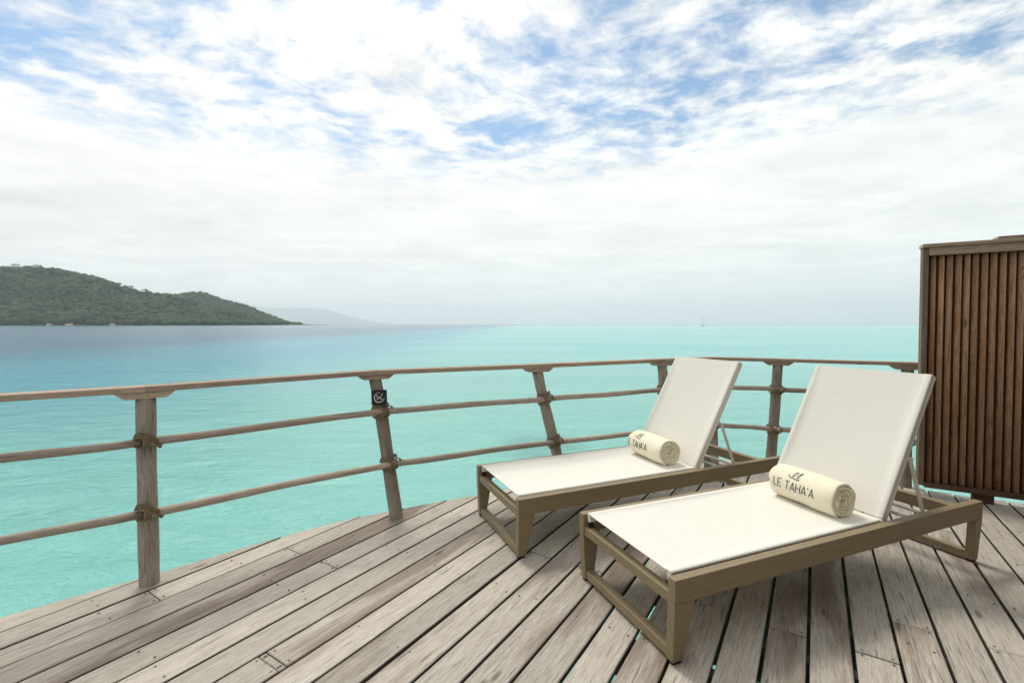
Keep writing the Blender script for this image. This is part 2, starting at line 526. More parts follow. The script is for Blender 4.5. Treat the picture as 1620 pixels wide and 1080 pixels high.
def hexa(bm, lo, hi):
    """Closed solid between two quads."""
    a = [bm.verts.new(p) for p in lo]
    b_ = [bm.verts.new(p) for p in hi]
    bm.faces.new(a[::-1])
    bm.faces.new(b_)
    for i in range(4):
        j = (i + 1) % 4
        bm.faces.new((a[i], a[j], b_[j], b_[i]))


def add_tube(bm, pts, r, sides=8, closed=False, radii=None, caps=True):
    pts = [Vector(p) for p in pts]
    N = len(pts)
    rings = []
    prev = None
    for i, p in enumerate(pts):
        if closed:
            t = pts[(i + 1) % N] - pts[i - 1]
        else:
            t = pts[min(i + 1, N - 1)] - pts[max(i - 1, 0)]
        t.normalize()
        if prev is None:
            a = Vector((0, 0, 1)) if abs(t.z) < 0.9 else Vector((1, 0, 0))
            u = t.cross(a).normalized()
        else:
            u = (prev - t * prev.dot(t)).normalized()
        prev = u
        w = t.cross(u)
        rr = radii[i] if radii is not None else r
        rings.append([bm.verts.new(p + (u * math.cos(2 * math.pi * k / sides) + w * math.sin(2 * math.pi * k / sides)) * rr) for k in range(sides)])
    M_ = N if closed else N - 1
    for i in range(M_):
        A, B = rings[i], rings[(i + 1) % N]
        for k in range(sides):
            k2 = (k + 1) % sides
            bm.faces.new((A[k], A[k2], B[k2], B[k]))
    if not closed and caps:
        bm.faces.new(rings[0][::-1])
        bm.faces.new(rings[-1])


def copy_tree(o, parent=None):
    c = o.copy()
    COL.objects.link(c)
    if parent is not None:
        c.parent = parent
    for ch in list(o.children):
        copy_tree(ch, c)
    return c


# ------------------------------------------------------------------ water sheet: finer rings near the deck
rad = [0.0] + list(np.geomspace(0.8, 29000, 178))
NA = 240
wv, wf = [], []
wv.append((0, 0, WATER))
for r_ in rad[1:]:
    for k in range(NA):
        a_ = 2 * math.pi * k / NA
        wv.append((r_ * math.sin(a_), r_ * math.cos(a_), WATER))
for k in range(NA):
    wf.append((0, 1 + (k + 1) % NA, 1 + k))
for i in range(len(rad) - 2):
    for k in range(NA):
        a0 = 1 + i * NA + k
        a1 = 1 + i * NA + (k + 1) % NA
        wf.append((a0, a1, a1 + NA, a0 + NA))
tag(obj('water', wv, wf, M['water'], smooth=True), 'turquoise lagoon with a darker blue channel on the left', None, None, 'structure')

# ------------------------------------------------------------------ the island and far mountain
def fbm(x, y, seed, scale, octs=4):
    r_ = np.random.default_rng(seed)
    out = np.zeros_like(x)
    amp = 1.0
    for o_ in range(octs):
        for _ in range(5):
            a_ = r_.uniform(0, 2 * math.pi)
            ph = r_.uniform(0, 2 * math.pi)
            k_ = 2 * math.pi / scale * (1 + 0.5 * r_.random())
            out += amp * np.sin((x * math.cos(a_) + y * math.sin(a_)) * k_ + ph) / 5 ** 0.5
        amp *= 0.5
        scale *= 0.5
    return out


def ridge_fn(pix, D):
    xs_ = np.array([(p[0] - 810) / 740 * D for p in pix])
    zs_ = np.array([H + (513 - p[1]) / 740 * D for p in pix])
    return lambda x: np.interp(x, xs_, zs_)


def hill(name, ridge, D, front, behind, x0, x1, nx, ny, rough, mat, treeh, taper=None, label=None):
    xs_ = np.linspace(x0, x1, nx)
    ys_ = np.linspace(D - front, D + behind, ny)
    Xg, Yg = np.meshgrid(xs_, ys_)
    t = np.where(Yg < D, (Yg - (D - front)) / front, 1 - (Yg - D) / behind)
    t = np.clip(t, 0, 1)
    prof = np.where(Yg < D, t ** 0.82, t ** 1.1)
    rz = np.maximum(ridge(Xg) - treeh - WATER, 0)
    n_ = fbm(Xg, Yg, 11, 330, 4)
    Zg = WATER - 1.0 + (rz * prof) * (1 + rough * n_ * np.sin(np.pi * np.clip(t, 0, 1)) ** 0.7) + 1.6 * np.clip(t * 30, 0, 1)
    v = np.stack([Xg.ravel(), Yg.ravel(), Zg.ravel()], 1)
    f = []
    for j in range(ny - 1):
        for i in range(nx - 1):
            a = j * nx + i
            f.append((a, a + 1, a + 1 + nx, a + nx))
    o = obj(name, v.tolist(), f, mat, smooth=True)
    tag(o, label, None, None, 'structure')
    return o, (xs_, ys_, Zg)


D1, D2 = 1650.0, 2300.0
near_pix = [(-700, 400), (-420, 392), (-250, 408), (-90, 424), (0, 421), (45, 420), (80, 424), (118, 433), (150, 442), (200, 453), (250, 465), (300, 475), (340, 486), (380, 497), (405, 505), (425, 511), (440, 513.5)]
far_pix = [(180, 480), (225, 472), (262, 465), (285, 462), (305, 461), (330, 466), (365, 478), (400, 487), (425, 499), (442, 507), (453, 511), (466, 513.5)]
rf1, rf2 = ridge_fn(near_pix, D1), ridge_fn(far_pix, D2)
h1, g1_ = hill('hill', rf1, D1, 420, 420, (-560 - 810) / 740 * D1, (445 - 810) / 740 * D1, 190, 70, 0.20, M['hillsoil'], 9, label='wooded headland sloping down to the lagoon')
h2, g2_ = hill('hill', rf2, D2, 300, 420, (175 - 810) / 740 * D2, (470 - 810) / 740 * D2, 90, 50, 0.16, M['hillsoil'], 9, label='second wooded headland behind the first')
DM = 26000.0
far_mtn = [(300, 470), (380, 478), (430, 487), (470, 486), (512, 488), (540, 496), (570, 504), (600, 510), (640, 513.5)]
hill('mountain', ridge_fn(far_mtn, DM), DM, 2500, 1800, (300 - 810) / 740 * DM, (640 - 810) / 740 * DM, 90, 40, 0.06, M['hillsoil'], 0, label='faint mountain fading into haze behind the headland')

# icosphere template for crowns
_bm = bmesh.new()
bmesh.ops.create_icosphere(_bm, subdivisions=1, radius=1.0)
_bm.verts.ensure_lookup_table()
ICO_V = np.array([v.co[:] for v in _bm.verts])
ICO_F = np.array([[v.index for v in f.verts] for f in _bm.faces])
_bm.free()


def crowns(centres, radii, flat):
    """Many uneven leaf clumps merged into one vertex/face list."""
    K = len(centres)
    nv = len(ICO_V)
    jit = 1 + rng.uniform(-0.32, 0.32, (K, nv, 1))
    V = ICO_V[None] * jit
    V = V * (radii[:, None, None] * np.array([1, 1, 1])) * np.stack([np.ones(K), np.ones(K), flat], 1)[:, None, :]
    V = V + centres[:, None, :]
    F = ICO_F[None] + (np.arange(K) * nv)[:, None, None]
    return V.reshape(-1, 3), F.reshape(-1, 3)


def forest_on(grid, D, front, count, rmin, rmax, seed, name, label):
    xs_, ys_, Zg = grid
    r_ = np.random.default_rng(seed)
    cx_ = r_.uniform(xs_[0], xs_[-1], count)
    cy_ = r_.uniform(D - front, D + 60, count)
    fi = (cx_ - xs_[0]) / (xs_[1] - xs_[0])
    fj = (cy_ - ys_[0]) / (ys_[1] - ys_[0])
    i0 = np.clip(fi.astype(int), 0, len(xs_) - 2)
    j0 = np.clip(fj.astype(int), 0, len(ys_) - 2)
    a, b2 = fi - i0, fj - j0
    z = Zg[j0, i0] * (1 - a) * (1 - b2) + Zg[j0, i0 + 1] * a * (1 - b2) + Zg[j0 + 1, i0] * (1 - a) * b2 + Zg[j0 + 1, i0 + 1] * a * b2
    rr = rmin + (rmax - rmin) * r_.random(count) ** 2
    keep = z > WATER + 0.6
    cx_, cy_, z, rr = cx_[keep], cy_[keep], z[keep], rr[keep]
    hgt = rr * 0.6 + r_.uniform(0, 3.0, len(rr))
    V, F = crowns(np.stack([cx_, cy_, z + hgt], 1), rr, r_.uniform(0.55, 1.05, len(rr)))
    me = bpy.data.meshes.new(name)
    me.vertices.add(len(V)); me.vertices.foreach_set('co', V.ravel().astype(np.float32))
    me.loops.add(len(F) * 3); me.loops.foreach_set('vertex_index', F.ravel().astype(np.int32))
    me.polygons.add(len(F)); me.polygons.foreach_set('loop_start', (np.arange(len(F)) * 3).astype(np.int32))
    me.update(calc_edges=True)
    me.validate()
    me.materials.append(M['forest'])
    o = link(bpy.data.objects.new(name, me))
    return tag(o, label, 'forest', None, 'stuff')


forest_on(g1_, D1, 420, 16000, 4.0, 10.5, 21, 'forest', 'dense dark green jungle covering the near headland')
forest_on(g2_, D2, 300, 5000, 4.5, 11.0, 22, 'forest', 'hazier green jungle covering the headland behind')

# single flat-topped trees on the skyline
tree_spots = [(104, 426, 17, D1), (116, 429, 20, D1), (131, 436, 15, D1), (145, 440, 14, D1), (166, 445, 13, D1), (176, 447, 14, D1),
              (188, 450, 15, D1), (208, 454, 16, D1), (231, 459, 14, D1), (28, 419, 18, D1), (62, 420, 17, D1),
              (342, 470, 16, D2), (367, 478, 16, D2), (394, 486, 14, D2)]
for i, (tx, ty, w_, D_) in enumerate(tree_spots):
    r_ = np.random.default_rng(100 + i)
    x0 = (tx - 810) / 740 * D_
    rz = float((rf1 if D_ == D1 else rf2)(np.array(x0)))
    base = rz - 7.5
    hh = 11.5 + r_.uniform(0, 3.5)
    wide = w_ / 740 * D_ * 0.30
    t = thing('flat_topped_tree', 'flat topped tree standing out on the skyline of the nearer wooded headland' if D_ == D1 else 'flat topped tree on the skyline of the farther, hazier headland', 'tree', (x0, D_, base), 0, 'skyline trees on the nearer headland' if D_ == D1 else 'skyline trees on the farther headland')
    bm = bmesh.new()
    add_tube(bm, [(0, 0, -4), (0.3, 0, hh * 0.45), (0.1, 0.2, hh * 0.8)], 0.6, 6, radii=[0.9, 0.6, 0.4])
    for k in range(4):
        a_ = k * 1.6 + i
        add_tube(bm, [(0.2, 0, hh * 0.5), (wide * 0.35 * math.cos(a_), wide * 0.35 * math.sin(a_), hh * 0.75), (wide * 0.75 * math.cos(a_), wide * 0.75 * math.sin(a_), hh * 0.92)], 0.3, 5, radii=[0.4, 0.28, 0.12])
    bobj('trunk', bm, M['bark'], t)
    K = 26
    ang = r_.uniform(0, 2 * math.pi, K)
    rr_ = wide * np.sqrt(r_.random(K))
    C = np.stack([rr_ * np.cos(ang), rr_ * np.sin(ang), hh - 0.35 * rr_ + r_.uniform(-2.2, 0.8, K)], 1)
    V, F = crowns(C, r_.uniform(1.2, 2.4, K), np.full(K, 0.6))
    obj('crown', V.tolist(), F.tolist(), M['forest'], t)

# pale houses on the shore, only a few pixels each
for i, (hx, w_, col_) in enumerate(((110, 16, 'pale grey walls'), (78, 9, 'white walls'), (178, 10, 'low cream walls'), (400, 10, 'white walls'))):
    Y_ = D1 - 424 if hx < 300 else D2 - 296
    lab = ('pale house with a low roof, largest of the specks on the shore' if i == 0 else
           'small white house on the shore left of the pale house' if i == 1 else
           'low cream house on the shore right of the pale house' if i == 2 else
           'small white house on the point of the farther headland')
    t = thing('shore_house', lab, 'house', ((hx - 810) / 740 * Y_, Y_, WATER), 0.1, 'houses on the island shore')
    bm = bmesh.new(); add_box(bm, -w_ / 2, w_ / 2, -3, 3, 0, 3.4); bobj('wall', bm, M['housewall'], t)
    bm = bmesh.new()
    hexa(bm, [(-w_ / 2 - .6, -3.6, 3.3), (w_ / 2 + .6, -3.6, 3.3), (w_ / 2 + .6, 3.6, 3.3), (-w_ / 2 - .6, 3.6, 3.3)],
         [(-w_ / 2 + 1, -.1, 5.2), (w_ / 2 - 1, -.1, 5.2), (w_ / 2 - 1, .1, 5.2), (-w_ / 2 + 1, .1, 5.2)])
    bobj('roof', bm, M['houseroof'], t)

# ------------------------------------------------------------------ sailing catamaran on the horizon
YB = 800.0
cat_ = thing('sailing_catamaran', 'white catamaran at anchor on the horizon with bare mast', 'sailboat', ((1111 - 810) / 740 * YB, YB, WATER), R(8))
cat_.scale = (0.82, 0.82, 0.82)
for s in (-1, 1):
    bm = bmesh.new()
    secs = [(-6.2, 0.25, 1.6), (-4, 0.75, 1.45), (0, 0.95, 1.4), (4, 0.9, 1.5), (5.8, 0.7, 1.6)]
    rings = []
    for (yy, hw, zt) in secs:
        rings.append([bm.verts.new((s * 2.9 + hw * k, yy, z)) for k, z in ((-1, zt), (-0.75, 0.1), (0, -0.5), (0.75, 0.1), (1, zt))])
    for A, B in zip(rings, rings[1:]):
        for k in range(5):
            bm.faces.new((A[k], A[(k + 1) % 5], B[(k + 1) % 5], B[k]))
    bm.faces.new(rings[0]); bm.faces.new(rings[-1][::-1])
    bobj('hull', bm, M['boatwhite'], cat_)
bm = bmesh.new(); add_box(bm, -2.2, 2.2, -3.0, 5.2, 0.85, 1.35); bobj('bridge_deck', bm, M['boatwhite'], cat_)
bm = bmesh.new()
hexa(bm, [(-2.4, -2.6, 1.5), (2.4, -2.6, 1.5), (2.4, 4.2, 1.5), (-2.4, 4.2, 1.5)], [(-1.9, -1.2, 2.75), (1.9, -1.2, 2.75), (1.9, 3.8, 2.75), (-1.9, 3.8, 2.75)])
cab = bobj('cabin', bm, M['boatwhite'], cat_)
bm = bmesh.new()
hexa(bm, [(-2.0, -2.35, 1.8), (2.0, -2.35, 1.8), (1.8, -1.6, 2.4), (-1.8, -1.6, 2.4)], [(-2.0, -2.40, 1.85), (2.0, -2.40, 1.85), (1.8, -1.65, 2.45), (-1.8, -1.65, 2.45)])
bobj('window', bm, M['boatdark'], cab)
bm = bmesh.new(); add_tube(bm, [(0, 0.5, 1.4), (0, 0.6, 21)], 0.2, 8, radii=[0.26, 0.17]); ma = bobj('mast', bm, M['mast'], cat_)
bm = bmesh.new()
for s in (-1, 1):
    add_tube(bm, [(s * 1.1, 0.6, 11), (0, 0.6, 11)], 0.05, 5)
bobj('spreader', bm, M['mast'], ma)
bm = bmesh.new(); add_tube(bm, [(0, 0.6, 3.4), (0, 5.6, 3.7)], 0.28, 8); bobj('boom', bm, M['boatwhite'], cat_)
bm = bmesh.new()
for e in ((-3.6, 1.2, 1.5), (3.6, 1.2, 1.5), (0, -5.6, 1.3)):
    add_tube(bm, [e, (0, 0.6, 20.2)], 0.03, 4)
bobj('rigging', bm, M['mast'], cat_)

# ------------------------------------------------------------------ deck
TH = R(32.97)
BD = Vector((math.sin(TH), math.cos(TH)))            # along the boards
BN = Vector((math.cos(TH), -math.sin(TH)))           # across, towards the right
ANG = math.atan2(BD.y, BD.x)
outline = [(-4.6, -0.15), (-3.6, 0.78), (-2.9, 1.41), (-2.227, 2.002), (-1.876, 2.30), (-1.719, 2.461), (-1.449, 2.717), (-1.09, 3.01), (-0.90, 3.13),
           (-0.544, 3.325), (-0.249, 3.47), (0.45, 3.80), (1.2, 4.13), (1.80, 4.37), (1.90, 4.38), (2.15, 4.30), (2.60, 4.02), (3.06, 3.66),
           (3.236, 3.525), (3.422, 3.42), (3.65, 3.25), (4.6, 2.66), (6.0, 1.80), (4.2, -2.4), (1.2, -3.2), (-3.6, -1.6)]


def clip(poly, a, b_):
    """Keep the part of poly left of a->b."""
    out = []
    nx, ny = -(b_[1] - a[1]), (b_[0] - a[0])
    f = lambda p: (p[0] - a[0]) * nx + (p[1] - a[1]) * ny
    for i in range(len(poly)):
        p, q = poly[i], poly[(i + 1) % len(poly)]
        fp, fq = f(p), f(q)
        if fp >= 0:
            out.append(p)
        if (fp >= 0) != (fq >= 0):
            t = fp / (fp - fq)
            out.append((p[0] + (q[0] - p[0]) * t, p[1] + (q[1] - p[1]) * t))
    return out


def to_ts(p):
    return (p[0] * BD.x + p[1] * BD.y, p[0] * BN.x + p[1] * BN.y)


OUT_TS = [to_ts(p) for p in outline]
area = sum(OUT_TS[i][0] * OUT_TS[(i + 1) % len(OUT_TS)][1] - OUT_TS[(i + 1) % len(OUT_TS)][0] * OUT_TS[i][1] for i in range(len(OUT_TS)))


def span_at(s):
    """Range of t inside the deck outline at across-coordinate s."""
    ts = []
    for i in range(len(OUT_TS)):
        p, q = OUT_TS[i], OUT_TS[(i + 1) % len(OUT_TS)]
        if (p[1] - s) * (q[1] - s) < 0:
            ts.append(p[0] + (q[0] - p[0]) * (s - p[1]) / (q[1] - p[1]))
    return (min(ts), max(ts)) if len(ts) >= 2 else None


def line_s(k):
    return (-2.637 + 0.1385 * k) * H * math.cos(TH)


# butt joints read off the deck: (board, distance along the boards)
JOINTS = {}
joint_pts = [(-1.663, 2.154), (-1.224, 2.594), (-0.969, 2.448), (0.164, 2.55), (-0.919, 1.725), (-0.885, 1.741), (0.928, 2.061), (1.161, 1.898),
             (1.412, 1.745), (1.708, 1.93), (1.93, 1.775), (0.445, 2.372), (2.6, 2.9), (0.9, 3.2), (1.6, 3.3)]
for p in joint_pts:
    t_, s_ = to_ts(p)
    k_ = int(math.floor((s_ / (H * math.cos(TH)) + 2.637) / 0.1385))
    JOINTS.setdefault(k_, []).append(t_)

deck = bpy.data.objects.new('deck', None)
deck.empty_display_size = 0.3
COL.objects.link(deck)
tag(deck, 'weathered plank deck over the lagoon', None, None, 'structure')
GAP = {k: random.uniform(0.011, 0.016) if k >= 10 else random.uniform(0.008, 0.0125) for k in range(-12, 52)}
screws = bmesh.new()


def add_screw(t_, s_):
    x_, y_ = t_ * BD.x + s_ * BN.x, t_ * BD.y + s_ * BN.y
    r_ = 0.0042
    top = [screws.verts.new((x_ + r_ * math.cos(a), y_ + r_ * math.sin(a), 0.0032)) for a in [k * math.pi / 4 for k in range(8)]]
    bot = [screws.verts.new((x_ + r_ * 1.15 * math.cos(a), y_ + r_ * 1.15 * math.sin(a), -0.002)) for a in [k * math.pi / 4 for k in range(8)]]
    screws.faces.new(top)
    for k in range(8):
        screws.faces.new((bot[k], bot[(k + 1) % 8], top[(k + 1) % 8], top[k]))


def inset_poly(poly, dd):
    n_ = len(poly)
    res = []
    for i in range(n_):
        p0, p1, p2 = Vector(poly[i - 1]), Vector(poly[i]), Vector(poly[(i + 1) % n_])
        e1, e2 = (p1 - p0), (p2 - p1)
        if e1.length < 1e-6 or e2.length < 1e-6:
            res.append(tuple(p1)); continue
        e1.normalize(); e2.normalize()
        n1_, n2_ = Vector((-e1.y, e1.x)), Vector((-e2.y, e2.x))
        bis = n1_ + n2_
        l_ = max(bis.dot(n1_), 0.35)
        res.append(tuple(p1 + bis * (dd / l_)))
    return res


def make_plank(t0, t1, s0, s1, zoff):
    """One board; its far and near ends follow the deck outline where they meet it."""
    poly = [(t0, s0), (t1, s0), (t1, s1), (t0, s1)]
    lo0, lo1 = span_at(s0 + 1e-4), span_at(s1 - 1e-4)
    smid = 0.5 * (s0 + s1)
    def end(s, t):
        sp = span_at(s)
        if sp is None:
            return None
        return min(max(t, sp[0]), sp[1])
    ss = [s0 + (s1 - s0) * i / 4 for i in range(5)]
    hi = [end(s, t1) for s in ss]
    lo = [end(s, t0) for s in ss]
    if any(v is None for v in hi + lo):
        sm = [s for s in ss if span_at(s) is not None]
        if len(sm) < 2:
            return None
        ss = sm
        hi = [end(s, t1) for s in ss]
        lo = [end(s, t0) for s in ss]
    if max(h - l for h, l in zip(hi, lo)) < 0.02:
        return None
    if abs(max(hi) - min(hi)) < 1e-6:
        ss_h, hi_ = [ss[0], ss[-1]], [hi[0], hi[-1]]
    else:
        # boards are sawn straight: one oblique cut per board, a little uneven
        j_ = random.uniform(-0.012, 0.03)
        ss_h, hi_ = [ss[0], ss[-1]], [hi[0] + j_, hi[-1] + j_]
    ss_l, lo_ = [ss[0], ss[-1]], [lo[0], lo[-1]]
    cx_, cs_ = 0.5 * (min(lo_) + max(hi_)), 0.5 * (ss[0] + ss[-1])
    poly = [(l - cx_, s - cs_) for l, s in zip(lo_, ss_l)] + [(h - cx_, s - cs_) for h, s in zip(hi_[::-1], ss_h[::-1])]
    # local frame: x along, y = -across (right-handed with z up)
    poly = [(a, -b2) for a, b2 in poly]
    A2 = sum(poly[i][0] * poly[(i + 1) % 4][1] - poly[(i + 1) % 4][0] * poly[i][1] for i in range(4))
    if A2 < 0:
        poly = poly[::-1]
    ins = inset_poly(poly, 0.0036)
    n_ = len(poly)
    zt = zoff
    V = [(x, y, zt) for x, y in ins] + [(x, y, zt - 0.0035) for x, y in poly] + [(x, y, -0.024) for x, y in poly]
    F = [tuple(range(n_)), tuple(range(3 * n_ - 1, 2 * n_ - 1, -1))]
    for i in range(n_):
        j = (i + 1) % n_
        F.append((n_ + i, n_ + j, j, i))
        F.append((2 * n_ + i, 2 * n_ + j, n_ + j, n_ + i))
    o = obj('plank', V, F, M['deck'], deck)
    o.data.materials.append(M['gap_shade'])
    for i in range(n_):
        o.data.polygons[3 + 2 * i].material_index = 1     # sawn edges, shade of the gaps put into a darker colour
    o.location = (cx_ * BD.x + cs_ * BN.x, cx_ * BD.y + cs_ * BN.y, 0)
    o.rotation_euler = (random.uniform(-1, 1) * 0.004, 0, ANG)
    return o


# joist lines (used for screws too)
JT = [-3.2 + 0.56 * i for i in range(17)]
kmax = 44
for k in range(-9, kmax):
    s0 = line_s(k) + GAP[k] / 2
    s1 = line_s(k + 1) - GAP[k + 1] / 2
    sp0, sp1 = span_at(s0), span_at(s1)
    if sp0 is None and sp1 is None:
        continue
    cand = [q for q in (sp0, sp1) if q]
    tmin, tmax = min(q[0] for q in cand), max(q[1] for q in cand)
    cuts = sorted(JOINTS.get(k, []))
    if not cuts or min(cuts) > tmin + 3.2:
        cuts = sorted(cuts + [tmin + random.uniform(0.6, 1.6)])
    es = [tmin - 0.2] + cuts + [tmax + 0.2]
    for a, b2 in zip(es, es[1:]):
        g_ = 0.0018
        make_plank(a + (g_ if a in cuts else 0), b2 - (g_ if b2 in cuts else 0), s0, s1, random.uniform(-0.002, 0.0015))
    for c_ in JOINTS.get(k, []):
        for q in (-0.018, 0.018):
            add_screw(c_ + q + random.uniform(-.004, .004), s0 + 0.020)
            add_screw(c_ + q + random.uniform(-.004, .004), s1 - 0.020)
    for jt in JT:
        if cand and tmin + 0.1 < jt < min(q[1] for q in cand) - 0.06 and random.random() < 0.62:
            add_screw(jt + random.uniform(-.02, .02), s0 + random.uniform(0.02, 0.035))
            if random.random() < 0.6:
                add_screw(jt + random.uniform(-.02, .02), s1 - random.uniform(0.02, 0.035))
so = bobj('screw_heads', screws, M['steel'], deck)
so['kind'] = 'stuff'

# joists and piles below
def across_span(t):
    ss_ = []
    for i in range(len(OUT_TS)):
        p, q = OUT_TS[i], OUT_TS[(i + 1) % len(OUT_TS)]
        if (p[0] - t) * (q[0] - t) < 0:
            ss_.append(p[1] + (q[1] - p[1]) * (t - p[0]) / (q[0] - p[0]))
    return (min(ss_), max(ss_)) if len(ss_) >= 2 else None


for jt in JT + [q + 0.28 for q in JT]:
    sp = across_span(jt)
    if not sp or sp[1] - sp[0] < 0.6:
        continue
    s0, s1 = sp[0] + 0.10, sp[1] - 0.10
    if jt not in JT:
        s0 = max(s0, -0.38)            # closer framing on the house side
        if s1 - s0 < 0.4:
            continue
    L_ = s1 - s0
    bm = bmesh.new(); add_box(bm, -L_ / 2, L_ / 2, -0.025, 0.025, -0.17, -0.026)
    o = bobj('joist', bm, M['under'], deck)
    sm = 0.5 * (s0 + s1)
    o.location = (jt * BD.x + sm * BN.x, jt * BD.y + sm * BN.y, 0)
    o.rotation_euler = (0, 0, math.atan2(BN.y, BN.x))
for (px_, py2) in ((-1.5, 2.2), (0.2, 3.1), (1.8, 3.6), (3.0, 3.0), (-0.9, 0.7), (0.9, 1.4), (2.6, 1.7), (-2.4, 0.8)):
    bm = bmesh.new(); add_tube(bm, [(px_, py2, WATER - 1.2), (px_, py2, -0.175)], 0.11, 12)
    bobj('pile', bm, M['under'], deck, smooth=False)

# ------------------------------------------------------------------ railing
posts = [  # base, top (just under the bracket)
    ((-2.66, 1.58), (-2.70, 1.62)),
    ((-1.780, 2.266), (-1.800, 2.290)),
    ((-0.763, 3.071), (-0.905, 3.080)),
    ((0.410, 3.715), (0.195, 3.560)),
    ((1.350, 4.040), (1.318, 4.100)),
    ((1.850, 4.255), (1.845, 4.330)),
    ((2.262, 4.070), (2.352, 4.130)),
    ((3.085, 3.640), (3.165, 3.735)),
]
railing = thing('wooden_railing', 'weathered wooden railing of lashed poles along the curved deck edge', 'railing')
ZP, ZB, ZH = 0.911, 0.940, 0.969          # post top, bracket top, handrail top


def axis_obj(name, p, q, mat, parent, fn, smooth=False):
    """Object with local x along p->q (z stays upish); fn fills a bmesh given the length."""
    p, q = Vector(p), Vector(q)
    e = (q - p)
    L_ = e.length
    bm = bmesh.new()
    fn(bm, L_)
    o = bobj(name, bm, mat, parent, smooth)
    x = e.normalized()
    y = Vector((0, 0, 1)).cross(x)
    if y.length < 1e-4:
        y = Vector((0, 1, 0))
    y.normalize()
    z = x.cross(y)
    o.matrix_basis = Matrix(((x.x, y.x, z.x, p.x), (x.y, y.y, z.y, p.y), (x.z, y.z, z.z, p.z), (0, 0, 0, 1)))
    return o


def wob_pole(bm, L_, r0, r1, seed, sides=14, axis='x'):
    r_ = random.Random(seed)
    N = max(6, int(L_ / 0.09))
    ph = r_.uniform(0, 6)
    pts, rad_ = [], []
    for i in range(N + 1):
        t = i / N
        a = t * L_
        w = 0.004 * math.sin(ph + 5 * t) if 0 < i < N else 0.0
        w2 = 0.003 * math.sin(ph * 2 + 7 * t) if 0 < i < N else 0.0
        pts.append((a, w, w2) if axis == 'x' else (w, w2, a))
        rad_.append((r0 + (r1 - r0) * t) * (1 + 0.035 * math.sin(ph + 13 * t) + r_.uniform(-.012, .012)))
    add_tube(bm, pts, r0, sides, radii=rad_)


def inner_dir(i):
    b_ = Vector((*posts[i][0], 0))
    return (Vector((1.0, 1.0, 0)) - b_).normalized()


def shade_auto(o, deg=50):
    me = o.data
    me.polygons.foreach_set('use_smooth', [len(p.vertices) == 4 for p in me.polygons])


post_objs = []
PM = {}
for i, (b_, t_) in enumerate(posts):
    base = Vector((b_[0], b_[1], 0)); top = Vector((t_[0], t_[1], ZP))
    e = (top - base)
    base0 = base - e * (0.22 / e.length)
    L_ = (top - base0).length
    bm = bmesh.new()
    wob_pole(bm, L_, 0.0435, 0.0405, 40 + i, 18, 'z')
    po = bobj('post', bm, M['pole'], railing)
    shade_auto(po)
    z = e.normalized()
    x = Vector((0, 1, 0)).cross(z).normalized(); y = z.cross(x)
    PM[po.name] = Matrix(((x.x, y.x, z.x, base0.x), (x.y, y.y, z.y, base0.y), (x.z, y.z, z.z, base0.z), (0, 0, 0, 1)))
    po.matrix_basis = PM[po.name]
    post_objs.append((po, base, top, z))

# handrail segments, mitred over the posts
hp = [Vector((p[1][0], p[1][1], 0)) for p in posts]
hp[0] = Vector((-2.72, 1.64, 0))
hp.append(Vector((3.245, 3.70, 0)))
def mitre(i):
    if i == 0: dd = (hp[1] - hp[0])
    elif i == len(hp) - 1: dd = hp[-1] - hp[-2]
    else: dd = (hp[i + 1] - hp[i]).normalized() + (hp[i] - hp[i - 1]).normalized()
    dd = dd.normalized()
    nn = Vector((-dd.y, dd.x, 0))
    if 0 < i < len(hp) - 1:
        c_ = nn.dot(Vector((-(hp[i + 1] - hp[i]).normalized().y, (hp[i + 1] - hp[i]).normalized().x, 0)))
    else:
        c_ = 1.0
    return nn, max(c_, 0.5)
HW = 0.046
pairs = [(i, i + 1) for i in range(len(hp) - 2)]
pairs[-1] = (len(hp) - 3, len(hp) - 1)          # the last length runs past the end post to the screen
for i, j in pairs:
    p, q = hp[i], hp[j]
    u = (q - p).normalized()
    v = Vector((-u.y, u.x, 0))
    n0, c0 = mitre(i)
    n1_, c1 = mitre(j) if j < len(hp) - 1 else (v, 1.0)
    g = u * 0.0003
    loc = p
    def L2(P): 
        d_ = P - loc
        return (d_.dot(u), d_.dot(v))
    a0, a1 = L2(p + g - n0 * HW / c0), L2(p + g + n0 * HW / c0)
    b0, b1 = L2(q - g - n1_ * HW / c1), L2(q - g + n1_ * HW / c1)
    bm = bmesh.new()
    hexa(bm, [(*a0, 0), (*b0, 0), (*b1, 0), (*a1, 0)], [(*a0, ZH - ZB), (*b0, ZH - ZB), (*b1, ZH - ZB), (*a1, ZH - ZB)])
    o = bobj('handrail', bm, M['handrail'], railing, bevel=0.003)
    o.location = (loc.x, loc.y, ZB + 0.0005)
    o.rotation_euler = (0, 0, math.atan2(u.y, u.x))

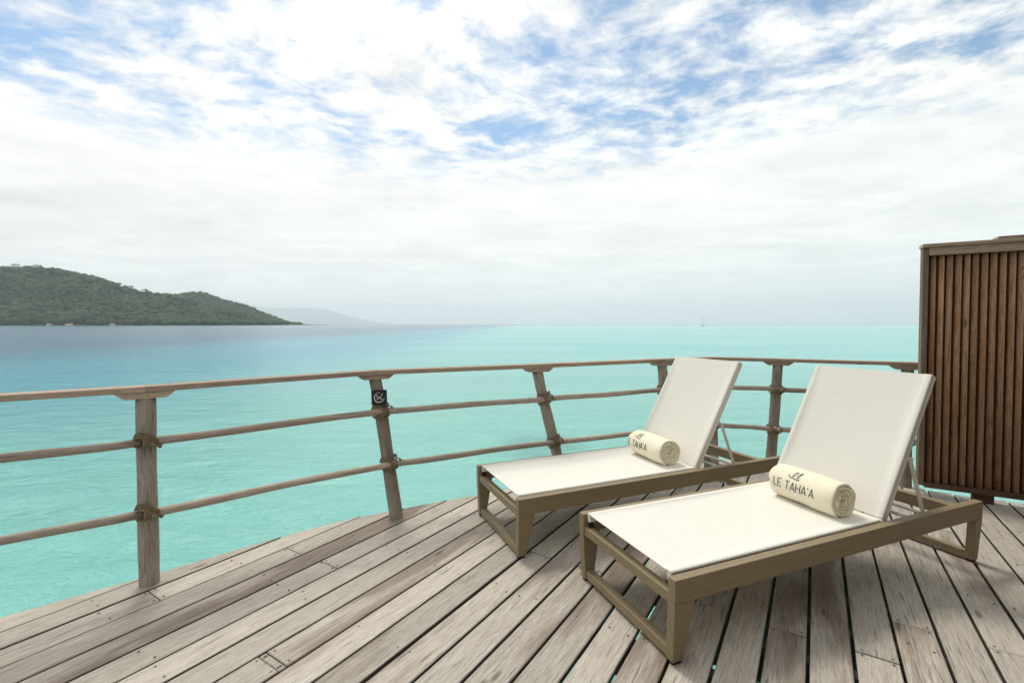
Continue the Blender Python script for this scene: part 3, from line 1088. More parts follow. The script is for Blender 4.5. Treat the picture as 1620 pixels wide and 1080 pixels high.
# brackets: upside-down trapezoids under the handrail, sub-parts of their posts
for i, (po, base, top, z) in enumerate(post_objs):
    if i + 1 < len(hp):
        a = hp[max(i - 1, 0)]; c_ = hp[min(i + 1, len(hp) - 1)]
        u = (c_ - a).normalized()
    v = Vector((-u.y, u.x, 0))
    bm = bmesh.new()
    w0, w1, dpt = 0.080, 0.118, 0.041
    if i == len(post_objs) - 1:
        lo = [(-w0, -dpt, 0), (0.075, -dpt, 0), (0.075, dpt, 0), (-w0, dpt, 0)]
        hi = [(-w1, -dpt, ZB - ZP), (0.075, -dpt, ZB - ZP), (0.075, dpt, ZB - ZP), (-w1, dpt, ZB - ZP)]
    else:
        lo = [(-w0, -dpt, 0), (w0, -dpt, 0), (w0, dpt, 0), (-w0, dpt, 0)]
        hi = [(-w1, -dpt, ZB - ZP), (w1, -dpt, ZB - ZP), (w1, dpt, ZB - ZP), (-w1, dpt, ZB - ZP)]
    hexa(bm, lo, hi)
    o = bobj('bracket', bm, M['handrail'], po, bevel=0.002)
    Wm = Matrix(((u.x, v.x, 0, top.x), (u.y, v.y, 0, top.y), (0, 0, 1, ZP - 0.001), (0, 0, 0, 1)))
    o.matrix_basis = PM[po.name].inverted() @ Wm
    # a screw in the bracket's inner face
    bm = bmesh.new()
    add_tube(bm, [(0.01, -dpt - 0.0015, 0.016), (0.01, -dpt + 0.004, 0.016)], 0.0045, 8)
    o2 = bobj('screw', bm, M['steel'], po)
    o2.matrix_basis = PM[po.name].inverted() @ Wm


def on_post(i, z):
    po, base, top, zz = post_objs[i]
    return base + (top - base) * (z / ZP)


# round rails between posts, tied on the deck side of each post
LEVELS = ((0.705, 0.0205), (0.362, 0.021))
rail_pts = {}
for li, (zl, rr) in enumerate(LEVELS):
    for i in range(len(posts)):
        rail_pts[(li, i)] = on_post(i, zl) + inner_dir(i) * (0.0415 + rr - 0.003)
    for i in range(len(posts) - 1):
        p, q = rail_pts[(li, i)], rail_pts[(li, i + 1)]
        u = (q - p).normalized()
        cut = {1: -0.046, 2: 0.026, 3: 0.030, 4: 0.03, 5: 0.0, 6: 0.0}
        pp = p + u * (cut[i] + 0.002) if i else p - u * 0.1
        qq = q + u * (cut[i + 1] - 0.002) if i < len(posts) - 2 else q + u * 0.05
        o = axis_obj('rail', pp, qq, M['rail'], railing, lambda bm, L_: wob_pole(bm, L_, rr, rr * 0.97, 70 + i * 3 + li, 12))
        shade_auto(o)


def loop_pts(c_, e, n_, R1, R2, n0, seed, sk=0.0, third=None):
    r_ = random.Random(seed)
    pts = []
    N = 22
    for k in range(N):
        a = 2 * math.pi * k / N
        ca, sa = math.cos(a), math.sin(a)
        f = 1.0 / (abs(ca) ** 3 + abs(sa) ** 3) ** (1 / 3)
        p = c_ + e * (R1 * ca * f) + n_ * (n0 + R2 * sa * f)
        if third is not None:
            p = p + third * (sk * sa)
        p = p + Vector((r_.uniform(-1, 1), r_.uniform(-1, 1), r_.uniform(-1, 1))) * 0.0022
        pts.append(p)
    return pts


for li, (zl, rr) in enumerate(LEVELS):
    for i in range(len(posts)):
        po, base, top, zz = post_objs[i]
        c_ = on_post(i, zl)
        nn = inner_dir(i)
        up_ = zz
        side = up_.cross(nn).normalized()
        bm = bmesh.new()
        Rp = 0.049
        n_lo, n_hi = -Rp, 0.0415 + 2 * rr + 0.001
        n0, R2 = 0.5 * (n_lo + n_hi), 0.5 * (n_hi - n_lo)
        rnd = random.Random(300 + i * 2 + li)
        reps = 4 if i < 5 else 2
        for k in range(reps):
            for sgn in ((1, -1) if i >= 2 else (1,)):
                jj = lambda: rnd.uniform(-.003, .003)
                q_ = 0.0465
                ctrl = [(-q_, 0.004, sgn * 0.030), (-0.040, 0.052, sgn * 0.031), (-0.018, n_hi - .012, sgn * 0.022), (0.0, n_hi, 0.0), (0.018, n_hi - .012, -sgn * 0.022),
                        (0.040, 0.052, -sgn * 0.031), (q_, 0.004, -sgn * 0.030), (0.036, -0.036, -sgn * 0.012), (0.0, -0.047, 0.0), (-0.036, -0.036, sgn * 0.012)]
                dz_ = (k - 1.5) * 0.0062
                P_ = [c_ + side * (a_ + jj() * .6 + dz_ * 0.5) + nn * (b_ + abs(jj()) * .5) + up_ * (h_ + dz_ + jj() * .5) for a_, b_, h_ in ctrl]
                pts_ = []
                for w_ in range(len(P_)):
                    p0, p1, p2, p3 = (P_[(w_ + o_) % len(P_)] for o_ in (-1, 0, 1, 2))
                    for f_ in (0.0, 0.34, 0.67):
                        pts_.append(0.5 * (2 * p1 + (p2 - p0) * f_ + (2 * p0 - 5 * p1 + 4 * p2 - p3) * f_ ** 2 + (3 * p1 - p0 - 3 * p2 + p3) * f_ ** 3))
                add_tube(bm, pts_, 0.0033, 6, closed=True)
        # turns round the rail itself beside the post
        rc = c_ + nn * (0.0415 + rr - 0.003)
        for k in range(4 if i < 2 else 2):
            off = side * ((0.050 if i >= 2 else -0.052) * (1 if i >= 2 else 1) + (k - 1.5) * 0.007) * (1 if i >= 2 else 1)
            add_tube(bm, loop_pts(rc + off, up_, nn, rr + 0.004, rr + 0.004, 0.0, rnd.random(), 0.010, side), 0.0032, 6, closed=True)
        o = bobj('lashing', bm, M['rope'], po, smooth=True)
        o.matrix_basis = PM[po.name].inverted()

# ------------------------------------------------------------------ black square sign on the second post
zs = 0.795
cpos = on_post(2, zs)
nn = (Vector((-0.05, 0, 0)) - Vector((cpos.x, cpos.y, 0))).normalized()
upv = post_objs[2][3]
upv = (Vector((0, 0, 1)) * 0.9 + upv * 0.1)
side = upv.cross(nn).normalized(); upv = nn.cross(side).normalized()
sign = thing('warning_sign', 'small black square sign with a white crossed-out circle, screwed to the railing post', 'sign')
sc_ = cpos + nn * 0.050 + side * (0.010)
sign.matrix_basis = Matrix(((side.x, upv.x, nn.x, sc_.x), (side.y, upv.y, nn.y, sc_.y), (side.z, upv.z, nn.z, sc_.z), (0, 0, 0, 1)))
bm = bmesh.new()
hw, rc = 0.049, 0.010
ring = []
for (qx, qy, a0) in ((hw - rc, hw - rc, 0), (-hw + rc, hw - rc, 90), (-hw + rc, -hw + rc, 180), (hw - rc, -hw + rc, 270)):
    for k in range(4):
        a = R(a0 + 30 * k)
        ring.append((qx + rc * math.cos(a), qy + rc * math.sin(a)))
top_ = [bm.verts.new((x, y, 0.004)) for x, y in ring]
bot_ = [bm.verts.new((x, y, -0.004)) for x, y in ring]
bm.faces.new(top_); bm.faces.new(bot_[::-1])
for k in range(len(ring)):
    k2 = (k + 1) % len(ring)
    bm.faces.new((bot_[k], bot_[k2], top_[k2], top_[k]))
bobj('plate', bm, M['signplate'], sign)


def stroke(bm, pts, w, z, ws=None):
    """Flat ribbon with a little thickness along 2-D points."""
    pts = [Vector(p) for p in pts]
    L_, R_ = [], []
    for i, p in enumerate(pts):
        t = (pts[min(i + 1, len(pts) - 1)] - pts[max(i - 1, 0)]).normalized()
        nrm = Vector((-t.y, t.x))
        w_ = ws[i] if ws else w
        L_.append(p + nrm * w_ / 2); R_.append(p - nrm * w_ / 2)
    a = [bm.verts.new((q.x, q.y, z)) for q in L_]; b2 = [bm.verts.new((q.x, q.y, z)) for q in R_]
    a2 = [bm.verts.new((q.x, q.y, z + 0.0008)) for q in L_]; b3 = [bm.verts.new((q.x, q.y, z + 0.0008)) for q in R_]
    for i in range(len(pts) - 1):
        bm.faces.new((b3[i], b3[i + 1], a2[i + 1], a2[i]))
        bm.faces.new((a[i], a[i + 1], b2[i + 1], b2[i]))
        bm.faces.new((a2[i], a2[i + 1], a[i + 1], a[i]))
        bm.faces.new((b2[i], b2[i + 1], b3[i + 1], b3[i]))
    bm.faces.new((a[0], b2[0], b3[0], a2[0])); bm.faces.new((a2[-1], b3[-1], b2[-1], a[-1]))


bm = bmesh.new()
Rr = 0.031
arc1 = [(Rr * math.cos(R(a)), Rr * math.sin(R(a))) for a in range(75, 372, 9)]
stroke(bm, arc1, 0.0035, 0.0042, [0.0018 + 0.004 * max(0, math.sin(math.pi * i / (len(arc1) - 1))) ** 2 for i in range(len(arc1))])
bobj('circle_mark', bm, M['signwhite'], sign)
bm = bmesh.new(); stroke(bm, [(-0.021, 0.017), (0.0, 0.001), (0.026, -0.020)], 0.0038, 0.0044); bobj('slash_mark', bm, M['signwhite'], sign)
bm = bmesh.new()
stroke(bm, [(0.020, 0.026), (0.012, 0.008), (0.002, -0.004), (-0.008, -0.006)], 0.0036, 0.0050)
stroke(bm, [(-0.010, -0.004), (-0.013, -0.001), (-0.015, -0.006), (-0.012, -0.010), (-0.008, -0.008)], 0.0036, 0.0054)
stroke(bm, [(-0.016, -0.0265), (0.0, -0.0285), (0.016, -0.0265)], 0.004, 0.0058)
bobj('diver_mark', bm, M['signwhite'], sign)

# ------------------------------------------------------------------ sun loungers
L_A, W_A, HR = 2.06, 0.69, 0.33
RW = 0.040                     # width of the wooden side rails


def make_lounger():
    t = thing('sun_lounger', 'nearer sun lounger with bronze frame and white sling, towel with full lettering on it', 'sun lounger', (0.598, 1.69, 0), R(22.1), 'sun loungers side by side on the deck')
    zr0 = 0.240
    ins = 0.014                # legs lean slightly inwards towards the floor
    for s in (0, 1):
        y0, y1 = (0.0, RW) if s == 0 else (W_A - RW, W_A)
        di = ins if s == 0 else -ins
        bm = bmesh.new(); add_box(bm, 0, L_A, y0, y1, zr0, HR); bobj('side_rail', bm, M['frame'], t, bevel=0.003)
        bm = bmesh.new()
        hexa(bm, [(0.004, y0 + di, 0.012), (0.052, y0 + di, 0.012), (0.052, y1 + di, 0.012), (0.004, y1 + di, 0.012)],
             [(0.0, y0, zr0), (0.098, y0, zr0), (0.098, y1, zr0), (0.0, y1, zr0)])
        l1 = bobj('leg', bm, M['frame'], t, bevel=0.003)
        bm = bmesh.new(); add_box(bm, 0.010, 0.048, y0 + di + .005, y1 + di - .005, 0, 0.0118); bobj('foot', bm, M['black'], l1)
        bm = bmesh.new()
        hexa(bm, [(L_A - 0.046, y0 + di, 0.012), (L_A - 0.004, y0 + di, 0.012), (L_A - 0.004, y1 + di, 0.012), (L_A - 0.046, y1 + di, 0.012)],
             [(L_A - 0.056, y0, zr0), (L_A, y0, zr0), (L_A, y1, zr0), (L_A - 0.056, y1, zr0)])
        l2 = bobj('leg', bm, M['frame'], t, bevel=0.003)
        bm = bmesh.new(); add_box(bm, L_A - .042, L_A - .010, y0 + di + .005, y1 + di - .005, 0, 0.0118); bobj('foot', bm, M['black'], l2)
    yi0, yi1 = RW + 0.0005, W_A - RW - 0.0005
    bm = bmesh.new(); add_box(bm, 0.006, 0.046, yi0, yi1, 0.226, 0.268); bobj('cross_bar', bm, M['frame'], t, bevel=0.003)
    bm = bmesh.new(); add_box(bm, L_A - 0.215, L_A - 0.170, yi0, yi1, 0.262, 0.326); bobj('cross_bar', bm, M['frame'], t, bevel=0.003)
    bm = bmesh.new(); add_box(bm, 0.010, 0.050, yi0 + ins - .003, yi1 - ins + .003, 0.013, 0.052); bobj('floor_bar', bm, M['frame'], t, bevel=0.003)
    bm = bmesh.new(); add_box(bm, L_A - 0.044, L_A - 0.010, yi0 + ins - .003, yi1 - ins + .003, 0.013, 0.052); bobj('floor_bar', bm, M['frame'], t, bevel=0.003)
    # white sling frame bars and black spacers
    hinge = 1.285
    for s in (0, 1):
        y0 = RW + 0.006 if s == 0 else W_A - RW - 0.006 - 0.022
        bm = bmesh.new(); add_box(bm, 0.020, hinge - 0.012, y0, y0 + 0.022, 0.296, 0.334); bobj('sling_bar', bm, M['white'], t, bevel=0.004)
        bm = bmesh.new(); add_box(bm, 0.024, 0.042, y0 + 0.003, y0 + 0.019, 0.2685, 0.2955); bobj('spacer', bm, M['black'], t)
    # cross tubes under the sling
    for i_, a in enumerate((0.26, 0.62, 0.98)):
        bm = bmesh.new(); add_box(bm, a - 0.012, a + 0.012, RW + 0.029, W_A - RW - 0.029, 0.300, 0.318); bobj('sling_brace', bm, M['white'], t, bevel=0.002)
    # seat sling: wraps over both bars, sags a little between
    def sheet(name, n_along, along, zfun, nrm, mat):
        ys = []
        ya, yb = RW + 0.0045, W_A - RW - 0.0045
        prof = [(ya, -0.009), (ya, -0.004), (ya + 0.002, 0.0005), (ya + 0.006, 0.0022), (ya + 0.026, 0.0022), (ya + 0.029, 0.0004)]
        nmid = 14
        for k in range(nmid + 1):
            f = k / nmid
            prof.append((ya + 0.032 + (yb - ya - 0.064) * f, 0.0))
        prof += [(yb - 0.029, 0.0004), (yb - 0.026, 0.0022), (yb - 0.006, 0.0022), (yb - 0.002, 0.0005), (yb, -0.004), (yb, -0.009)]
        V, F = [], []
        n_p = len(prof)
        for i in range(n_along + 1):
            f = i / n_along
            for (y, h_) in prof:
                u = (y - ya) / (yb - ya)
                sag = -0.010 * max(0.0, 4 * u * (1 - u)) * (0.04 + 0.96 * math.sin(math.pi * f))
                V.append(along(f, y, h_ + (sag if 0.05 < u < 0.95 else 0.0)))
        off = len(V)
        nn = Vector(nrm)
        for v in list(V):
            V.append(tuple(Vector(v) - nn * 0.0022))
        for i in range(n_along):
            for k in range(n_p - 1):
                a = i * n_p + k
                F.append((a, a + n_p, a + n_p + 1, a + 1))
                F.append((off + a, off + a + 1, off + a + n_p + 1, off + a + n_p))
        for i in range(n_along):
            for k in (0, n_p - 1):
                a = i * n_p + k
                F.append((a, off + a, off + a + n_p, a + n_p))
        for k in range(n_p - 1):
            for i in (0, n_along):
                a = i * n_p + k
                F.append((a, a + 1, off + a + 1, off + a))
        o = obj(name, V, F, mat, t, smooth=True)
        bm2 = bmesh.new(); bm2.from_mesh(o.data); bmesh.ops.recalc_face_normals(bm2, faces=bm2.faces); bm2.to_mesh(o.data); bm2.free()
        o.data.set_sharp_from_angle(angle=R(50))
        return o
    sheet('seat_sling', 30, lambda f, y, h_: (0.018 + (hinge - 0.019) * f, y, 0.337 + h_), None, (0, 0, 1), M['fabric'])
    # backrest
    ang = R(60.5)
    LB = 0.765
    ca, sa = math.cos(ang), math.sin(ang)
    def bp(f, y, h_):
        a = 0.003 + (LB + 0.009) * f
        return (hinge + a * ca - h_ * sa, y, 0.340 + a * sa + h_ * ca)
    br = sheet('backrest', 20, bp, None, (-sa, 0, ca), M['fabric'])
    for s in (0, 1):
        y0 = RW + 0.006 if s == 0 else W_A - RW - 0.006 - 0.022
        bm = bmesh.new()
        def q(a, y, h_):
            return (hinge + a * ca - h_ * sa, y, 0.340 + a * sa + h_ * ca)
        hexa(bm, [q(0, y0, -0.042), q(0, y0 + .022, -0.042), q(0, y0 + .022, -0.0025), q(0, y0, -0.0025)],
             [q(LB + .015, y0, -0.042), q(LB + .015, y0 + .022, -0.042), q(LB + .015, y0 + .022, -0.0025), q(LB + .015, y0, -0.0025)])
        bobj('back_bar', bm, M['white'], br, bevel=0.003)
    for a_ in (LB - 0.004, 0.40):
        bm = bmesh.new()
        add_tube(bm, [(hinge + a_ * ca + 0.034 * sa, RW + 0.012, 0.340 + a_ * sa - 0.034 * ca), (hinge + a_ * ca + 0.034 * sa, W_A - RW - 0.012, 0.340 + a_ * sa - 0.034 * ca)], 0.010, 8)
        bobj('back_tube', bm, M['white'], br, smooth=False)
    # hinge pins, props and the catch rod
    bm = bmesh.new(); add_tube(bm, [(hinge - 0.004, RW + 0.001, 0.330), (hinge - 0.004, W_A - RW - 0.001, 0.330)], 0.008, 8); bobj('hinge_rod', bm, M['white'], t)
    for s in (0, 1):
        yy = RW + 0.024 if s == 0 else W_A - RW - 0.024
        bm = bmesh.new()
        add_tube(bm, [(1.530, yy, 0.600), (1.655, yy, 0.300)], 0.0095, 8)
        add_tube(bm, [(1.530, yy - 0.014, 0.600), (1.530, yy + 0.014, 0.600)], 0.006, 8)
        bobj('prop_strut', bm, M['white'], t)
        yb = RW + 0.006 if s == 0 else W_A - RW - 0.006 - 0.020
        bm = bmesh.new(); add_box(bm, hinge + 0.01, L_A - 0.2165, yb, yb + 0.020, 0.270, 0.296); bobj('notch_bar', bm, M['white'], t, bevel=0.002)
    bm = bmesh.new(); add_tube(bm, [(1.655, RW + 0.012, 0.304), (1.655, W_A - RW - 0.012, 0.304)], 0.0095, 8); bobj('catch_rod', bm, M['white'], t)
    bm = bmesh.new(); add_tube(bm, [(1.475, RW + 0.004, 0.322), (1.475, W_A - RW - 0.004, 0.322)], 0.009, 8); bobj('catch_rod', bm, M['white'], t)
    return t


lA = make_lounger()
lB = copy_tree(lA)
lB.location = (0.035, 2.482, 0)
lB.rotation_euler = (0, 0, R(23.3))
lB['label'] = 'farther sun lounger with bronze frame and white sling, set close to the railing'

# ------------------------------------------------------------------ rolled towels with lettering
GL = {  # strokes in a unit cell: x 0..w, y 0..1
    'L': (0.50, [[(0, 1), (0, 0), (0.5, 0)]]),
    'E': (0.55, [[(0.52, 1), (0, 1), (0, 0), (0.54, 0)], [(0, 0.52), (0.48, 0.52)]]),
    'T': (0.66, [[(0, 1), (0.66, 1)], [(0.33, 1), (0.33, 0)]]),
    'A': (0.70, [[(0, 0), (0.35, 1), (0.70, 0)], [(0.10, 0.28), (0.60, 0.28)]]),
    'H': (0.64, [[(0, 1), (0, 0)], [(0.64, 1), (0.64, 0)], [(0, 0.5), (0.64, 0.5)]]),
    "'": (0.10, [[(0.05, 1.0), (0.03, 0.80)]]),
    ' ': (0.34, []),
}


def make_towel(label, shift, loc, rz, seed):
    r_ = random.Random(seed)
    RT, LT = 0.092, 0.352
    t = thing('rolled_towel', label, 'towel', loc, rz, 'rolled towels on the loungers')
    turns, th, pitch = 5.0, 0.0146, 0.0159
    N = 300
    prof = []
    hl = LT / 2
    for k in range(5):                                  # near end, rounded
        a = math.pi / 2 + math.pi * k / 4
        prof.append((-hl + th / 2 + th / 2 * math.cos(a) * 1.2, th / 2 * math.sin(a)))
    nl = 10
    for k in range(1, nl):
        prof.append((-hl + LT * k / nl, -th / 2))
    for k in range(5):
        a = -math.pi / 2 + math.pi * k / 4
        prof.append((hl - th / 2 + th / 2 * math.cos(a) * 1.2, th / 2 * math.sin(a)))
    for k in range(nl - 1, 0, -1):
        prof.append((-hl + LT * k / nl, th / 2))
    n_p = len(prof)
    V, F = [], []
    ph = r_.uniform(0, 6)
    a_end = math.radians(250)
    for i in range(N + 1):
        f = i / N
        a = a_end - (1 - f) * turns * 2 * math.pi
        rad_ = RT - th / 2 - (1 - f) * turns * pitch
        rad_ = max(rad_, 0.006)
        # ends of the layers are not flush: the core is a little recessed
        e0 = 0.004 * math.sin(1.7 * a + ph) + 0.0025 * math.sin(5.3 * a) - 0.008 * (1 - f) * (1 - f)
        wob_ = 1 + 0.018 * math.sin(2 * a + ph) + 0.010 * math.sin(5 * a + 2 * ph) * (0.5 + 0.5 * (1 - f))
        if f > 0.975:
            rad_ -= 0.002 * (f - 0.975) / 0.025
        for (u, w) in prof:
            uu = u + (e0 if u > 0 else -e0) * (abs(u) / hl) ** 6
            ba = 0.0018 * math.sin(17 * u + 3 * a + ph) + 0.0012 * math.sin(41 * u - 2 * a)
            rr = rad_ * wob_ + w + ba
            x, z = rr * math.cos(a), rr * math.sin(a)
            x *= 1.03
            if z < -RT * 0.93:
                z = -RT * 0.93 + (z + RT * 0.93) * 0.15
            V.append((x, uu, z))
    for i in range(N):
        for k in range(n_p):
            k2 = (k + 1) % n_p
            a = i * n_p
            F.append((a + k, a + k2, a + n_p + k2, a + n_p + k))
    F.append(tuple(range(n_p)))
    F.append(tuple(N * n_p + k for k in range(n_p))[::-1])
    o = obj('roll', V, F, M['towel'], t, smooth=True)
    bm2 = bmesh.new(); bm2.from_mesh(o.data); bmesh.ops.recalc_face_normals(bm2, faces=bm2.faces); bm2.to_mesh(o.data); bm2.free()

    # embroidery follows the curve: u runs towards -y (reader's right), v upwards around the roll
    def surf(u, v, lift):
        a = math.pi - v / RT                             # angle measured from +x; -x faces the reader
        wob_ = 1 + 0.018 * math.sin(2 * a + ph) + 0.010 * math.sin(5 * a + 2 * ph) * 0.5
        ba = 0.0018 * math.sin(-17 * u + 3 * a + ph) + 0.0012 * math.sin(-41 * u - 2 * a)
        rr = (RT - (a_end - a) / (2 * math.pi) * pitch) * wob_ + ba + lift
        return (rr * math.cos(a) * 1.03, -u, rr * math.sin(a))
    def ribbon(bm, pts, w):
        P2 = []
        for p, q in zip(pts, pts[1:]):
            n_ = max(2, int((Vector(q) - Vector(p)).length / 0.006))
            for k in range(n_):
                P2.append(Vector(p).lerp(Vector(q), k / n_))
        P2.append(Vector(pts[-1]))
        Q = [Vector(surf(p.x, p.y, 0.0010)) for p in P2]
        add_tube(bm, Q, w, 6)
    hgt = 0.045
    text = "LE TAHA'A"
    width = sum(GL[c][0] for c in text) + 0.20 * (len(text) - 1)
    k_ = 0.228 / width
    u = -LT / 2 + 0.032 + shift
    for ch in text:
        w, st = GL[ch]
        st = [s for s in st if min(u + p[0] * k_ for p in s) > -LT / 2 + 0.004]
        if st:
            bm = bmesh.new()
            for s in st:
                ribbon(bm, [(u + p[0] * k_, -0.012 + p[1] * hgt) for p in s], 0.0016)
            bobj('letter', bm, M['ink'], t)
        u += (w + 0.20) * k_
    bm = bmesh.new()
    lu, lv = -LT / 2 + 0.140 + shift, 0.056
    ribbon(bm, [(lu - 0.036, lv + 0.014), (lu - 0.030, lv + 0.004), (lu - 0.015, lv - 0.001), (lu + 0.012, lv - 0.002), (lu + 0.031, lv - 0.001)], 0.0019)
    for q in (-0.014, 0.012):
        ribbon(bm, [(lu + q, lv + 0.008), (lu + q - 0.001, lv + 0.026), (lu + q + 0.006, lv + 0.041), (lu + q + 0.016, lv + 0.046)], 0.0014)
        ribbon(bm, [(lu + q, lv + 0.008), (lu + q + 0.009, lv + 0.008), (lu + q + 0.010, lv + 0.027), (lu + q + 0.016, lv + 0.046)], 0.0014)
    bobj('boat_emblem', bm, M['ink'], t)
    return t


def on_lounger(l, a, b_, z):
    c_, s_ = math.cos(l.rotation_euler.z), math.sin(l.rotation_euler.z)
    return (l.location.x + c_ * a - s_ * b_, l.location.y + s_ * a + c_ * b_, z)


ZT = 0.330 + 0.092 * 0.94
make_towel('cream rolled towel showing all its dark lettering, on the nearer lounger', 0.0, on_lounger(lA, 1.156, 0.308, ZT), lA.rotation_euler.z + R(-3), 5)
make_towel('cream rolled towel with its first letter hidden, on the farther lounger', -0.046, on_lounger(lB, 1.180, 0.325, ZT), lB.rotation_euler.z + R(-3), 9)

# ------------------------------------------------------------------ slatted privacy screen at the right
WD = Vector((0.867, -0.499, 0)).normalized()
S0 = Vector((3.055, 3.505, 0))
WL = 1.50
rzs = math.atan2(WD.y, WD.x)
screen = thing('privacy_screen', 'dark slatted wooden privacy screen at the right end of the deck', 'screen', (S0.x, S0.y, 0), rzs)
# local x along the screen, local -y faces the camera
z0, z1 = 0.075, 1.845
bm = bmesh.new(); add_box(bm, 0.0, 0.034, -0.050, 0.030, z0, z1 - 0.012); bobj('stile', bm, M['stile'], screen, bevel=0.003)
bm = bmesh.new(); add_box(bm, WL - 0.045, WL, -0.050, 0.030, z0, z1 - 0.012); bobj('stile', bm, M['stile'], screen, bevel=0.003)
bm = bmesh.new(); add_box(bm, 0.0345, WL - 0.0455, -0.052, 0.028, z1 - 0.070, z1 - 0.012); bobj('top_rail', bm, M['handrail'], screen, bevel=0.003)
bm = bmesh.new(); add_box(bm, -0.006, WL + 0.006, -0.066, 0.045, z1 - 0.0115, z1 + 0.014); bobj('cap_board', bm, M['handrail'], screen, bevel=0.003)
bm = bmesh.new(); add_box(bm, 0.40, WL + 0.006, -0.050, 0.060, z1 + 0.0145, z1 + 0.036); bobj('cap_board', bm, M['handrail'], screen, bevel=0.003)
bm = bmesh.new(); add_box(bm, 0.0345, WL - 0.0455, -0.056, 0.026, z0 - 0.012, z0 + 0.022); bobj('bottom_rail', bm, M['darkwood'], screen, bevel=0.003)
bm = bmesh.new(); add_box(bm, 0.0345, WL - 0.047, 0.010, 0.020, z0 + 0.023, z1 - 0.071); bobj('backing_board', bm, M['darkwood'], screen)
slat_me = None
xk = 0.064
k_ = 0
rs = random.Random(4)
while xk < WL - 0.07:
    zb, zt = z0 + 0.0225, z1 - 0.0705
    if slat_me is None:
        bm = bmesh.new()
        pr = []
        for q in range(12):
            a = 2 * math.pi * q / 12 + math.pi / 12
            ca, sa = math.cos(a), math.sin(a)
            f = (abs(ca) ** 3.2 + abs(sa) ** 3.2) ** (-1 / 3.2)
            pr.append((0.018 * ca * f, 0.0085 * sa * f))
        lo = [bm.verts.new((x, y, zb)) for x, y in pr]; hi = [bm.verts.new((x, y, zt)) for x, y in pr]
        bm.faces.new(lo[::-1]); bm.faces.new(hi)
        for q in range(12):
            bm.faces.new((lo[q], lo[(q + 1) % 12], hi[(q + 1) % 12], hi[q]))
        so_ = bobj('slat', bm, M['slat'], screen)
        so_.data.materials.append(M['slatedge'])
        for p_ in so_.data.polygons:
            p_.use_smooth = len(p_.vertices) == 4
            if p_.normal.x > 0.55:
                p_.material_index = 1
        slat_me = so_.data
    else:
        so_ = bpy.data.objects.new('slat', slat_me)
        link(so_, screen)
    so_.location = (xk, -0.020 + rs.uniform(-.002, .002), 0)
    so_.rotation_euler = (0, 0, R(-38 + rs.uniform(-5, 5)))
    xk += 0.0465 + rs.uniform(-0.003, 0.003)
for xp in (0.365, 1.30):
    bm = bmesh.new(); add_box(bm, xp - 0.055, xp + 0.055, -0.028, 0.024, -0.25, z0 - 0.0125); bobj('post', bm, M['darkwood'], screen)

# dry palm leaf tip reaching in front of the screen at the frame's right edge
fr = thing('palm_frond', 'dry palm leaf tips sticking out in front of the slatted screen', 'palm leaf', (3.325, 2.96, 1.60))
bm = bmesh.new()
add_tube(bm, [(0.885, 0.09, 0.98), (0.60, 0.06, 0.74), (0.28, 0.03, 0.38), (0.08, 0.0, 0.08), (0.02, 0.0, 0.0)], 0.008, 7, radii=[0.010, 0.009, 0.008, 0.006, 0.005])
bobj('stem', bm, M['frond'], fr, smooth=True)
rr_ = random.Random(12)
for k, (dx_, dz_, tip) in enumerate(((-0.155, 0.055, -0.06), (-0.150, -0.01, -0.045), (-0.11, 0.10, -0.05), (-0.10, -0.06, -0.08))):
    P0 = Vector((0.02, 0, dz_)); P1 = Vector((dx_ * 0.55, -0.01, dz_ + 0.012)); P2_ = Vector((dx_, -0.02, dz_ + tip))
    V, F = [], []
    NS = 8
    for i in range(NS + 1):
        f = i / NS
        p = P0 * (1 - f) ** 2 + P1 * 2 * f * (1 - f) + P2_ * f * f
        w = 0.011 * (1 - f ** 2) + 0.0008
        for (sy, sz) in ((-w * 0.4, w), (w * 0.3, 0), (-w * 0.4, -w), (w * 0.3 + 0.0015, 0)):
            V.append((p.x, p.y + sy, p.z + sz))
    for i in range(NS):
        for q in range(4):
            a = i * 4 + q; b2 = i * 4 + (q + 1) % 4
            F.append((a, b2, b2 + 4, a + 4))
    obj('leaflet', V, F, M['frond'], fr, smooth=True)

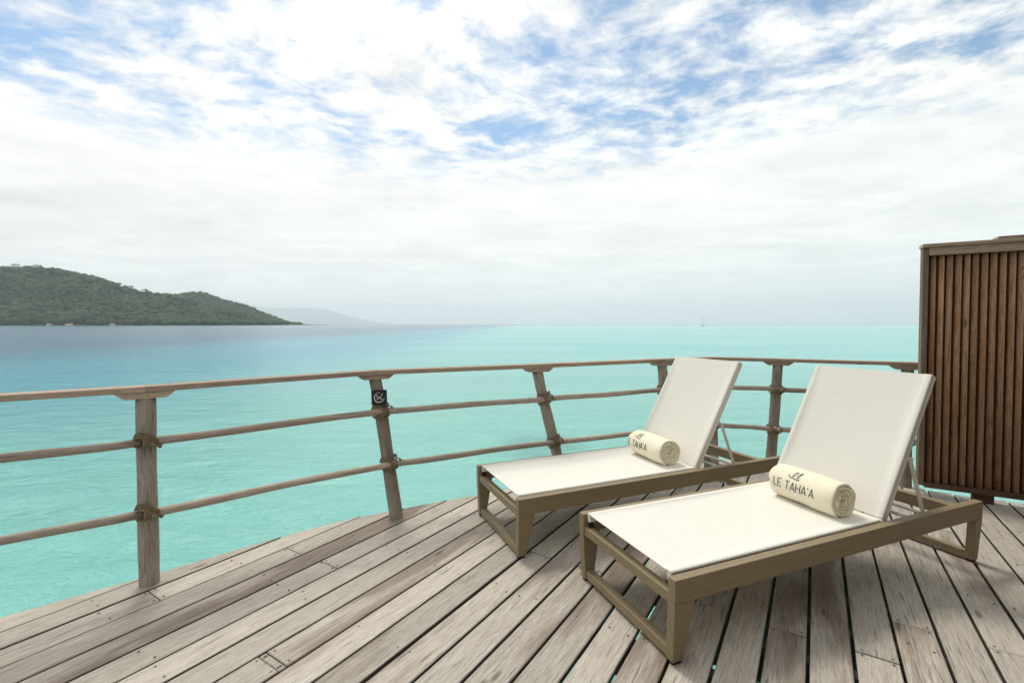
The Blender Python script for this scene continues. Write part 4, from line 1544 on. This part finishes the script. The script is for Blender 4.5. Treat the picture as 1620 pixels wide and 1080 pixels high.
# ------------------------------------------------------------------ the bungalow the deck belongs to, behind the camera
fd = Vector((BN.x, BN.y, 0))                            # along the facade
fn_ = Vector((BD.x, BD.y, 0))                           # towards the lagoon
F0 = fn_ * -0.85
house = thing('bungalow', 'thatched wooden bungalow that the deck belongs to', 'bungalow', (F0.x, F0.y, 0), math.atan2(fd.y, fd.x))
xw = -0.4
kk = 0
while xw < 6.0:
    bm = bmesh.new(); add_box(bm, xw, xw + 0.19, -0.06 - 0.004 * (kk % 2), 0.0, 0.0, 2.45); bobj('wall_board', bm, M['wall'], house)
    xw += 0.2; kk += 1
bm = bmesh.new()
hexa(bm, [(-0.7, 0.75, 2.35), (6.4, 0.75, 2.35), (6.4, 0.75, 2.60), (-0.7, 0.75, 2.60)], [(-0.7, -3.5, 7.4), (6.4, -3.5, 7.4), (6.4, -3.5, 7.65), (-0.7, -3.5, 7.65)])
bobj('roof', bm, M['thatch'], house)
# its side wing closes the terrace on the right, beyond the privacy screen
we = S0 + WD * WL
wx0, wy0 = (we - F0).dot(fd), (we - F0).dot(fn_)
yw = 0.02
while yw < wy0 - 0.22:
    bm = bmesh.new(); add_box(bm, wx0 + 0.02, wx0 + 0.08 + 0.004 * (kk % 2), yw, yw + 0.19, 0.0, 2.75); bobj('wall_board', bm, M['wall'], house)
    yw += 0.2; kk += 1
bm = bmesh.new()
hexa(bm, [(wx0 - 0.30, 0.76, 2.55), (wx0 - 0.30, wy0 + 0.2, 2.55), (wx0 - 0.30, wy0 + 0.2, 2.80), (wx0 - 0.30, 0.76, 2.80)],
     [(wx0 + 2.9, 0.76, 6.4), (wx0 + 2.9, wy0 + 0.2, 6.4), (wx0 + 2.9, wy0 + 0.2, 6.65), (wx0 + 2.9, 0.76, 6.65)])
bobj('roof', bm, M['thatch'], house)

# ------------------------------------------------------------------ sea haze
m = bpy.data.materials.new('sea_haze')
m.use_nodes = True
m.node_tree.nodes.clear()
n = NT(m.node_tree)
pv = n.new('ShaderNodeVolumePrincipled')
pv.inputs['Color'].default_value = (0.93, 0.985, 0.99, 1)
pv.inputs['Density'].default_value = 0.82e-4
pv.inputs['Anisotropy'].default_value = 0.35
o_ = n.new('ShaderNodeOutputMaterial')
n.l.new(pv.outputs[0], o_.inputs['Volume'])
bm = bmesh.new(); add_box(bm, -30000, 30000, -30000, 30000, WATER - 4.0, 1020)
hz = bobj('haze', bm, m)
hz['kind'] = 'stuff'
hz['label'] = 'thin sea haze over the lagoon'
